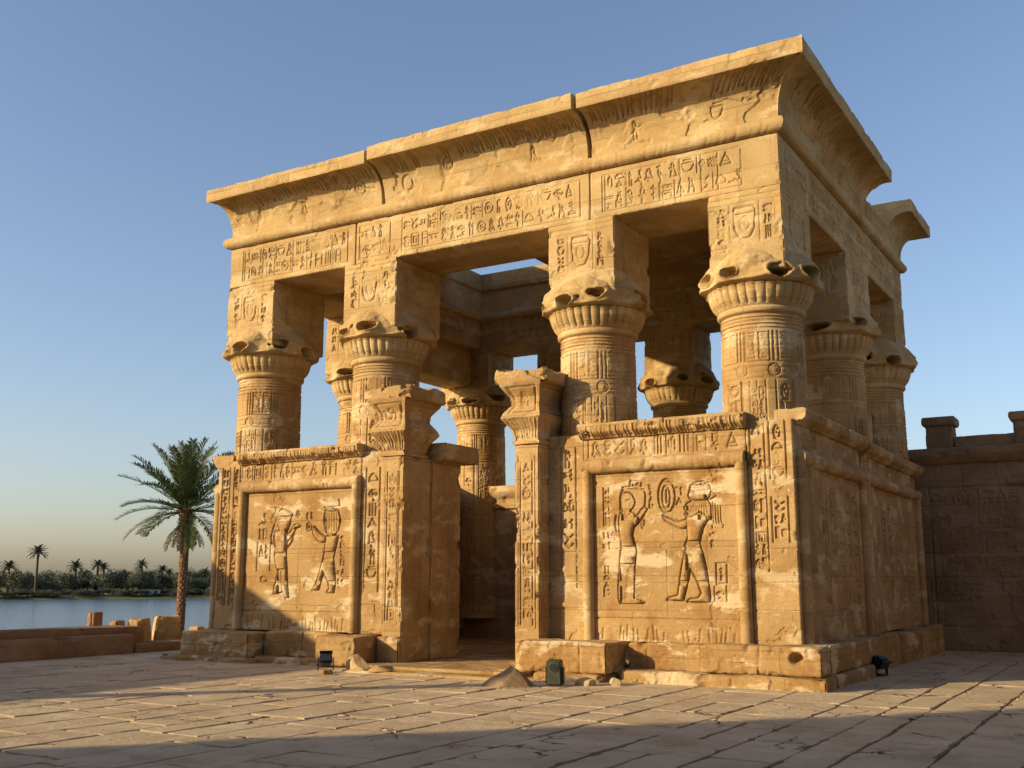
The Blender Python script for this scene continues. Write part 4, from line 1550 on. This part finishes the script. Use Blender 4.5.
def stone(label, x, y, r, sz, mat, seed, name='loose_stone', cat='stone', group=None, z=0.0, cut=.35, peak=0.0):
    rs = np.random.RandomState(seed)
    bm = bmesh.new()
    bmesh.ops.create_icosphere(bm, subdivisions=4, radius=1)
    # facets: push the ball in by random planes, then roughen
    planes = []
    for k in range(9):
        n = rs.normal(size=3)
        n /= np.linalg.norm(n)
        planes.append((n, rs.uniform(.55, .85)))
    for v in bm.verts:
        p = np.array(v.co)
        for n, dd in planes:
            q = p @ n
            if q > dd:
                p = p - n * (q - dd)
        p = p + .03 * np.sin(p[[1, 2, 0]] * 7 + seed) + rs.normal(0, .008, 3)
        v.co = Vector(p * np.array(sz) * r)
        v.co.z = max(v.co.z, -r * sz[2] * cut)
        if peak:
            f = 1 - peak * (v.co.z / (r * sz[2]) + cut) / (1 + cut)
            v.co.x = v.co.x * f + peak * .25 * r * (1 - f)
            v.co.y *= f
    me = bpy.data.meshes.new(name)
    bm.to_mesh(me)
    bm.free()
    for p in me.polygons:
        p.use_smooth = True
    me.set_sharp_from_angle(angle=rad(30))
    me.materials.append(mat)
    o = bpy.data.objects.new(name, me)
    COL.objects.link(o)
    o.location = (x, y, z + r * sz[2] * cut - .01)
    return tag(o, label, cat, group)

stone('grey-brown pointed heap of rubble at the right end of the door step', -3.95, -2.05, .55, (1.0, .7, .54), BROWN, 3, 'rubble_heap', 'rubble', cut=.1, peak=.8)
stone('pale broken stone just right of the grey-green floodlight', -2.88, -1.40, .14, (1.4, .7, .7), SAND, 8)
stone('small broken stone at the end of the lower plinth course, right of the pale one', -2.48, -1.15, .11, (1.2, .8, .9), SAND, 12)
stone('large broken stone behind the black floodlight at the left plinth block', -7.45, -1.30, .26, (1.2, .8, .9), SAND, 15)
stone('flat dark stone lying on the left end of the door step', -6.95, -1.30, .22, (1.3, .8, .4), SAND_LOW, 18, z=.03)
stone('small pale stone in front of the black floodlight at the left plinth', -7.62, -1.95, .12, (1.1, .9, .8), SAND_LOW, 21)

# low river walls, end blocks, post
RW = thing('parapet_wall', 'low reddish two-tier stone parapet along the river edge at left', 'wall', (-15.3, -4, 0))
wrap('front_tier', RUDDY, RW, rect(-15.35, -14.5, -14.88, .05), -.05, .41, None, res=.05, wear=.03, chips=.06, amp=.015)
wrap('back_tier', RUDDY, RW, rect(-16.55, -14.5, -15.36, .72), -.05, .55, None, res=.06, wear=.03, chips=.06, amp=.015)
wrap('low_end', RUDDY, RW, rect(-15.75, .06, -14.86, 2.95), -.05, .19, None, res=.05, wear=.03, chips=.06, amp=.015)
wrap('low_end', RUDDY, RW, rect(-16.8, .74, -15.77, 5.2), -.05, .14, None, res=.05, wear=.03, chips=.06, amp=.015)

def block(label, cx, cy, w, d, z0, z1, ang, mat, taper=1.0, chips=.08):
    o = wrap('stone_block', mat, None, rot_rect(cx, cy, w, d, ang), z0, z1, None, res=.03, wear=.06, chips=chips, taper=taper, amp=.02, flake=.02, rough_top=.03)
    return tag(o, label, 'stone block')
block('worn leaning stone block at the end of the low river wall', -16.2, 1.22, .55, .5, .0, .69, 12, SAND, .72)
block('square pale stone block standing between the river wall and the palm', -16.35, 2.22, .62, .66, .0, .72, -35, SAND, .9)
block('small rounded stone block in front of the palm trunk', -16.5, 3.35, .38, .4, .0, .42, 10, SAND, .85)
block('low dark stone slab between the palm and the pavilion plinth', -16.3, 4.2, .9, .5, .0, .34, 5, RUDDY, .95)
block('low dark broken stone behind the river wall, left of the leaning block', -16.9, 1.15, .3, .34, .0, .64, 8, RUDDY, .9, .2)
pt = thing('wooden_post', 'short reddish wooden post with a notched side above the river wall', 'post', (-16.95, .46, 0))
WOOD = plain_mat('old_wood', (.24, .12, .06), .85, 0, .6, 40)
wrap('post', WOOD, pt, rect(-17.03, .38, -16.88, .54), -.05, .84, None, res=.03, wear=.015, chips=.02, amp=.006)
wrap('head_board', WOOD, pt, rect(-16.875, .40, -16.80, .68), .52, .85, None, res=.03, wear=.015, chips=.05, amp=.006)

# ================================================================== WALLS OUTSIDE THE FRAME that shade plaza and facade, and a hall added to bounce light
G1 = thing('side_wall', 'tall plain sandstone wall with coping on the river side, left of the plaza', 'wall', (-20.4, -16, 0))
wrap('wall_body', SAND, G1, rect(-21.0, -28, -20.0, -6.3), -3, 5.05, None, res=.16, wear=.05, chips=.05, amp=.02)
wrap('wall_coping', SAND, G1, rect(-21.15, -28.1, -19.85, -6.2), 5.05, 5.35, None, res=.16, wear=.05, chips=.05, amp=.02)
G2 = thing('pylon', 'massive sandstone gate tower at the near end of the plaza', 'tower', (-3, -34, 0))
c49 = (math.cos(rad(SUN_H - 180)), math.sin(rad(SUN_H - 180)))
ex, ey = -5.0 - 21.5 * c49[0], -9.8 - 21.5 * c49[1]
wrap('tower_body', SAND, G2, rect(ex, ey - 4, ex + 34, ey), -.1, 13.6, None, res=.25, wear=.1, chips=.05, taper=.985, amp=.03)
wrap('tower_cornice', SAND, G2, rect(ex - .2, ey - 4.3, ex + 34.3, ey + .3), 13.6, 14.6, None, res=.25, wear=.1, chips=.05, amp=.03)
G4 = thing('bounce_hall', 'long sandstone hall added right of the plaza to bounce warm light', 'temple', (14, 0, 0))  # added out of view, throws warm light back onto the right flank
wrap('bounce_wall', SAND, G4, rect(10.8, -12, 17, 10.2), -.1, 6.2, None, res=.2, wear=.1, chips=.05, taper=.985, amp=.03)
wrap('bounce_cornice', SAND, G4, rect(10.6, -12.3, 17.3, 10.5), 6.2, 6.8, None, res=.2, wear=.1, chips=.05, amp=.03)
G3 = thing('stone_pillar', 'free-standing square stone pillar at the open side of the plaza', 'pillar', (0, 0, 0))
px, py = -4.55 - 15.0 * c49[0], -2.4 - 15.0 * c49[1]
wrap('pillar_shaft', SAND, G3, rot_rect(px, py, .42, .42, 20), -.05, 5.0, None, res=.08, wear=.04, chips=.05, amp=.012)
wrap('pillar_cap', SAND, G3, rot_rect(px, py, .62, .62, 20), 5.0, 5.3, None, res=.08, wear=.04, chips=.05, amp=.012)

# ================================================================== PALMS AND FAR BANK
def leaf_mat(name, a, b, c, trans=.25, scale=3.0):
    m, nt, bs = new_mat(name)
    geo = nt.nodes.new('ShaderNodeNewGeometry')
    n = nnoise(nt, geo.outputs['Position'], scale, 5, .6)
    col = nramp(nt, n, [(.3, a), (.5, b), (.72, c)])
    nt.links.new(col, bs.inputs['Base Color'])
    bs.inputs['Roughness'].default_value = .55
    bs.inputs['Specular IOR Level'].default_value = .3
    tr = nt.nodes.new('ShaderNodeBsdfTranslucent')
    nt.links.new(col, tr.inputs[0])
    mx = nt.nodes.new('ShaderNodeMixShader')
    mx.inputs[0].default_value = trans
    nt.links.new(bs.outputs[0], mx.inputs[1])
    nt.links.new(tr.outputs[0], mx.inputs[2])
    nt.links.new(mx.outputs[0], nt.nodes['Material Output'].inputs[0])
    return m

PALM_G = leaf_mat('palm_leaf', (.055, .075, .022), (.09, .115, .036), (.13, .15, .055))
PALM_D = leaf_mat('dry_palm_leaf', (.10, .07, .03), (.16, .115, .05), (.2, .15, .07))
TRUNK = plain_mat('palm_trunk', (.17, .085, .045), .95, 0, .8, 18, .4, 9)

def frond_geo(az, el0, length, droop, nleaf, wid, rs, V, F):
    """arched midrib with leaflets in a shallow V on both sides"""
    n = 14
    pts = []
    p = np.zeros(3)
    e = el0
    h = np.array([math.cos(az), math.sin(az), 0])
    step = length / n
    for k in range(n + 1):
        pts.append(p.copy())
        d = h * math.cos(e) + np.array([0, 0, 1]) * math.sin(e)
        p = p + d * step
        e -= droop / n * (0.5 + 1.1 * k / n)
    pts = np.array(pts)
    side = np.array([-h[1], h[0], 0])
    # midrib
    for k in range(n):
        w0, w1 = .035 * (1 - k / n) + .006, .035 * (1 - (k + 1) / n) + .006
        b = len(V)
        V += [pts[k] + side * w0, pts[k] - side * w0, pts[k + 1] - side * w1, pts[k + 1] + side * w1, pts[k] - np.array([0, 0, w0]), pts[k + 1] - np.array([0, 0, w1])]
        F += [(b, b + 1, b + 2, b + 3), (b, b + 3, b + 5, b + 4), (b + 1, b + 4, b + 5, b + 2)]
    for k in range(nleaf):
        f = .16 + .84 * k / nleaf
        i = min(n - 1, int(f * n))
        q = pts[i] + (pts[i + 1] - pts[i]) * (f * n - i)
        t = (pts[i + 1] - pts[i])
        t /= np.linalg.norm(t)
        up = np.cross(side, t)
        up = up if up[2] > 0 else -up
        ll = length * .19 * math.sin(math.pi * (.12 + .80 * f)) ** .7 * rs.uniform(.85, 1.1)
        for s in (-1, 1):
            d = t * rs.uniform(.65, .95) + side * s * rs.uniform(.65, .85) + up * rs.uniform(.15, .55)
            d /= np.linalg.norm(d)
            w = np.cross(d, up)
            w = w / np.linalg.norm(w) * wid
            m1 = q + d * ll * .5 - np.array([0, 0, ll * .03])
            tip = q + d * ll - np.array([0, 0, ll * rs.uniform(.08, .25)])
            b = len(V)
            V += [q - w * .5, q + w * .5, m1 + w, m1 - w, tip]
            F += [(b, b + 1, b + 2, b + 3), (b + 3, b + 2, b + 4)]

def mesh_raw(name, V, F, mat, parent=None, loc=(0, 0, 0)):
    me = bpy.data.meshes.new(name)
    me.from_pydata([tuple(v) for v in V], [], F)
    me.materials.append(mat)
    o = bpy.data.objects.new(name, me)
    COL.objects.link(o)
    o.parent = parent
    o.location = loc
    return o

def big_palm(x, y, z0, ztop):
    t = thing('palm_tree', 'tall date palm with a full feathery crown beside the pavilion', 'palm tree', (x, y, z0))
    H = ztop - z0
    nu, nv = 48, 260
    th = np.arange(nu) / nu * 2 * math.pi
    zz = np.linspace(0, H, nv)
    TT, ZZ = np.meshgrid(th, zz)
    ring = ZZ / .135
    k = np.floor(ring + (TT / (2 * math.pi) * 7) % 1 * 0)
    ph = (TT * 7 / (2 * math.pi) + .5 * (k % 2)) % 1
    fz = ring - k
    boss = np.clip(1 - (np.abs(ph - .5) * 2) ** 2, 0, 1) * (1 - (fz - .75) ** 2 * 1.6)
    r = np.interp(ZZ / H, [0, .06, .5, .86, .93, 1], [.22, .185, .165, .16, .26, .22])
    r = r + .038 * np.clip(boss, 0, 1) * (1 + .6 * (ZZ / H > .86)) + .012 * RS.normal(size=r.shape)
    lx = .07 * np.sin(ZZ / H * 2.2)
    P = np.stack([r * np.cos(TT) + lx, r * np.sin(TT), ZZ], -1)
    o = build_mesh('trunk', P, quads_of(nv, nu, closed_u=True), [list(range(nu))[::-1], [(nv - 1) * nu + i for i in range(nu)]], TRUNK, None, sharp=35)
    o.parent = t
    top = (.07 * math.sin(2.2), 0, H - .12)
    rs = np.random.RandomState(4)
    for i in range(42):
        V, F = [], []
        f = i / 42
        az = i * 2.39996 + rs.uniform(-.2, .2)
        el = rad(86 - 98 * f) + rs.uniform(-.1, .1)
        ln = rs.uniform(3.2, 3.7) * (.86 + .2 * math.sin(math.pi * min(1, f * 1.3 + .1)))
        frond_geo(az, el, ln, rs.uniform(.6, 1.1) * (.6 + .55 * f), 52, .026, rs, V, F)
        mesh_raw('frond', V, F, PALM_G if f < .93 else PALM_D, t, top)
    for i in range(9):
        V, F = [], []
        az = i * .698 + rs.uniform(-.2, .2)
        frond_geo(az, rad(-40), rs.uniform(1.3, 1.9), .7, 26, .024, rs, V, F)
        mesh_raw('dry_frond', V, F, PALM_D, t, (top[0], top[1], H - .5))
    V, F = [], []
    for i in range(70):
        az, z = rs.uniform(0, 6.28), rs.uniform(-.95, 0)
        d = np.array([math.cos(az), math.sin(az), 0])
        q = d * .24 + np.array([0, 0, z])
        e = q + d * rs.uniform(.08, .2) + np.array([0, 0, rs.uniform(.15, .34)])
        s = np.array([-d[1], d[0], 0]) * .045
        b = len(V)
        V += [q - s, q + s, e + s * .5, e - s * .5, q + d * .05 - s * .6, q + d * .05 + s * .6]
        F += [(b, b + 1, b + 2, b + 3), (b + 4, b + 5, b + 2, b + 3)]
    mesh_raw('leaf_bases', V, F, TRUNK, t, top)
    return t

big_palm(-32.15, 16.85, -2.6, 4.7)

# far bank trees: five crowns and two palms, copied
BANKN = np.array([math.cos(rad(141.8)), math.sin(rad(141.8))])
BANKT = np.array([-BANKN[1], BANKN[0]])
def far_point(pxl, dist):
    a = rad(31.02) + math.atan((512 - pxl) / 1086.0)
    d = np.array([-math.sin(a), math.cos(a)])
    k = dist / (d @ BANKN)
    return CAM.x + d[0] * k, CAM.y + d[1] * k
def bank_z(dist):
    return float(np.interp(dist, [274, 279, 286, 300, 330, 420], [-4.5, -2.7, -1.8, -1.2, -.6, 0]))

FARL = [leaf_mat('far_leaf_%d' % k, *c, trans=.1, scale=.35) for k, c in enumerate([
    ((.055, .068, .035), (.075, .09, .045), (.10, .115, .06)),
    ((.07, .075, .045), (.10, .105, .06), (.13, .13, .08)),
    ((.042, .056, .03), (.06, .075, .04), (.08, .092, .05))])]
BARK = plain_mat('bark', (.07, .05, .035), .95)

def tree_mesh(seed):
    rs = np.random.RandomState(seed)
    V, F = [], []
    lobes = [(rs.uniform(-.32, .32), rs.uniform(-.32, .32), rs.uniform(.38, .86), rs.uniform(.2, .34)) for k in range(11)]
    for lx, ly, lz, lr in lobes:
        for k in range(210):
            d = rs.normal(size=3)
            d /= np.linalg.norm(d)
            p = np.array([lx, ly, lz]) + d * lr * rs.uniform(.55, 1.08) * np.array([1, 1, .8])
            n = d + rs.normal(0, .6, 3)
            n /= np.linalg.norm(n)
            a = np.cross(n, rs.normal(size=3))
            a = a / np.linalg.norm(a) * rs.uniform(.018, .04)
            b_ = np.cross(n, a)
            b = len(V)
            V += [p - a, p + b_ * .7, p + a, p - b_ * .7]
            F.append((b, b + 1, b + 2, b + 3))
    o = mesh_raw('crown', V, F, FARL[seed % 3])
    me = o.data
    bpy.data.objects.remove(o)
    return me
def trunk_mesh():
    bm = bmesh.new()
    bmesh.ops.create_cone(bm, cap_ends=True, segments=8, radius1=.04, radius2=.02, depth=.6, matrix=Matrix.Translation((0, 0, .28)))
    for k in range(4):
        a = k * 1.57
        bmesh.ops.create_cone(bm, cap_ends=True, segments=6, radius1=.018, radius2=.008, depth=.4, matrix=Matrix.Translation((.1 * math.cos(a), .1 * math.sin(a), .55)) @ Matrix.Rotation(.5, 4, Vector((-math.sin(a), math.cos(a), 0))))
    me = bpy.data.meshes.new('trunk')
    bm.to_mesh(me)
    bm.free()
    me.materials.append(BARK)
    return me
CROWNS = [tree_mesh(k) for k in range(6)]
TRK = trunk_mesh()

def far_tree(pxl, dist, w, h, k, label, group):
    x, y = far_point(pxl, dist)
    t = thing('broadleaf_tree', label, 'tree', (x, y, bank_z(dist) - .1), group)
    t.rotation_euler = (0, 0, RS.uniform(0, 6.28))
    t.scale = (w, w, h)
    for nm, me in (('trunk', TRK), ('crown', CROWNS[k])):
        o = bpy.data.objects.new(nm, me)
        COL.objects.link(o)
        o.parent = t
    return t

GR = 'bushy trees in the belt on the far river bank'
LB = 'dark green bushy tree in the tree belt across the river'
px = -14
k = 0
while px < 232:
    d = RS.uniform(288, 304)
    far_tree(px, d, RS.uniform(3.6, 6.5), RS.choice([2.8, 3.5, 4.3, 5.2]) * RS.uniform(.85, 1.15) * (1.45 if px < 12 else 1), k % 6, LB, GR)
    px += RS.uniform(5.0, 9.0)
    k += 1
px = -10
while px < 236:
    d = RS.uniform(310, 330)
    far_tree(px, d, RS.uniform(4, 7), RS.uniform(3.6, 5.6), k % 6, LB, GR)
    px += RS.uniform(7, 12)
    k += 1
# shrubs right at the waterline
px = -12
while px < 236:
    d = RS.uniform(281, 287)
    far_tree(px, d, RS.uniform(2.5, 5.5), RS.uniform(.9, 1.8), k % 6, 'low bush at the waterline of the far bank', 'low bushes along the far waterline')
    px += RS.uniform(4, 9)
    k += 1

def far_palm_mesh(seed):
    rs = np.random.RandomState(seed)
    V, F = [], []
    for i in range(26):
        f = i / 26
        frond_geo(i * 2.4 + rs.uniform(-.2, .2), rad(75 - 95 * f), rs.uniform(.85, 1.1), rs.uniform(.8, 1.3), 14, .05, rs, V, F)
    o = mesh_raw('crown', V, F, FARL[2])
    me = o.data
    bpy.data.objects.remove(o)
    return me
FPALM = [far_palm_mesh(k) for k in range(3)]
def stem_mesh():
    bm = bmesh.new()
    bmesh.ops.create_cone(bm, cap_ends=True, segments=10, radius1=.36, radius2=.24, depth=1, matrix=Matrix.Translation((0, 0, .5)))
    me = bpy.data.meshes.new('trunk')
    bm.to_mesh(me)
    bm.free()
    me.materials.append(BARK)
    return me
STEM = stem_mesh()
def far_palm(pxl, pyt, dist, cr, k, label):
    x, y = far_point(pxl, dist)
    zb = bank_z(dist) - .1
    rng = math.hypot(x - CAM.x, y - CAM.y)
    dx = (pxl - 512) / 1086.0
    ztop = CAM.z + (580 - pyt) / 1086.0 * rng / math.sqrt(1 + dx * dx)
    t = thing('palm_tree', label, 'palm tree', (x, y, zb), 'palms on the far river bank')
    s = bpy.data.objects.new('trunk', STEM)
    COL.objects.link(s)
    s.parent = t
    s.scale = (1, 1, ztop - zb)
    c = bpy.data.objects.new('crown', FPALM[k % 3])
    COL.objects.link(c)
    c.parent = t
    c.location = (0, 0, ztop - zb - .1)
    c.scale = (cr, cr, cr)
    return t
far_palm(36, 553, 284, 2.7, 0, 'tallest thin palm standing clear of the trees on the far bank')
far_palm(75, 567, 300, 2.6, 1, 'bushy far bank palm between the tallest palm and the pair of palms')
far_palm(97, 565, 300, 2.2, 2, 'left and taller of a pair of palms on the far bank')
far_palm(103, 568, 302, 2.0, 0, 'right and lower of a pair of palms on the far bank')
far_palm(141, 565, 300, 2.2, 1, 'lone slender far bank palm midway between the palm pair and the big date palm')
far_palm(162, 570, 300, 2.1, 2, 'far bank palm just left of the big date palm trunk')
far_palm(169, 573, 304, 1.7, 0, 'small far bank palm close against the big date palm trunk')
far_palm(205, 573, 300, 2.0, 1, 'far bank palm close to the pavilion edge')
far_palm(8, 567, 296, 2.6, 2, 'far bank palm nearest the left edge')

WHITE = plain_mat('lime_wash', (.62, .56, .47), .9, 0, .2, 5, .1, .5)
DARKW = plain_mat('dark_opening', (.04, .04, .045), .4)
ROOFM = plain_mat('mud_roof', (.3, .22, .15), .95)
def far_house(label, pxl, dist, w, h, d):
    x, y = far_point(pxl, dist)
    z = bank_z(dist) - .1
    t = thing('house', label, 'house', (x, y, z))
    a = math.atan2(-BANKN[1], -BANKN[0]) + math.pi / 2
    t.rotation_euler = (0, 0, a)
    bevel_box('wall', WHITE, t, w, d, h, (0, 0, h / 2), bev=.05)
    bevel_box('roof', ROOFM, t, w + .3, d + .3, .25, (0, 0, h + .12), bev=.04)
    n = max(2, int(w / 2.2))
    for s in (-1, 1):
        for k in range(n):
            bevel_box('window', DARKW, t, .8, .1, 1.0, ((k - (n - 1) / 2) * w / n, s * (d / 2 + .02), h * .58), bev=.02)
    return t
far_house('low white house among the trees behind the tallest far palm', 21, 304, 7, 3.0, 5)
far_house('long white house half hidden by trees across the river', 67, 303, 6, 3.2, 4)
far_house('small white house at the waterline near the big palm', 152, 285, 4, 1.0, 3)
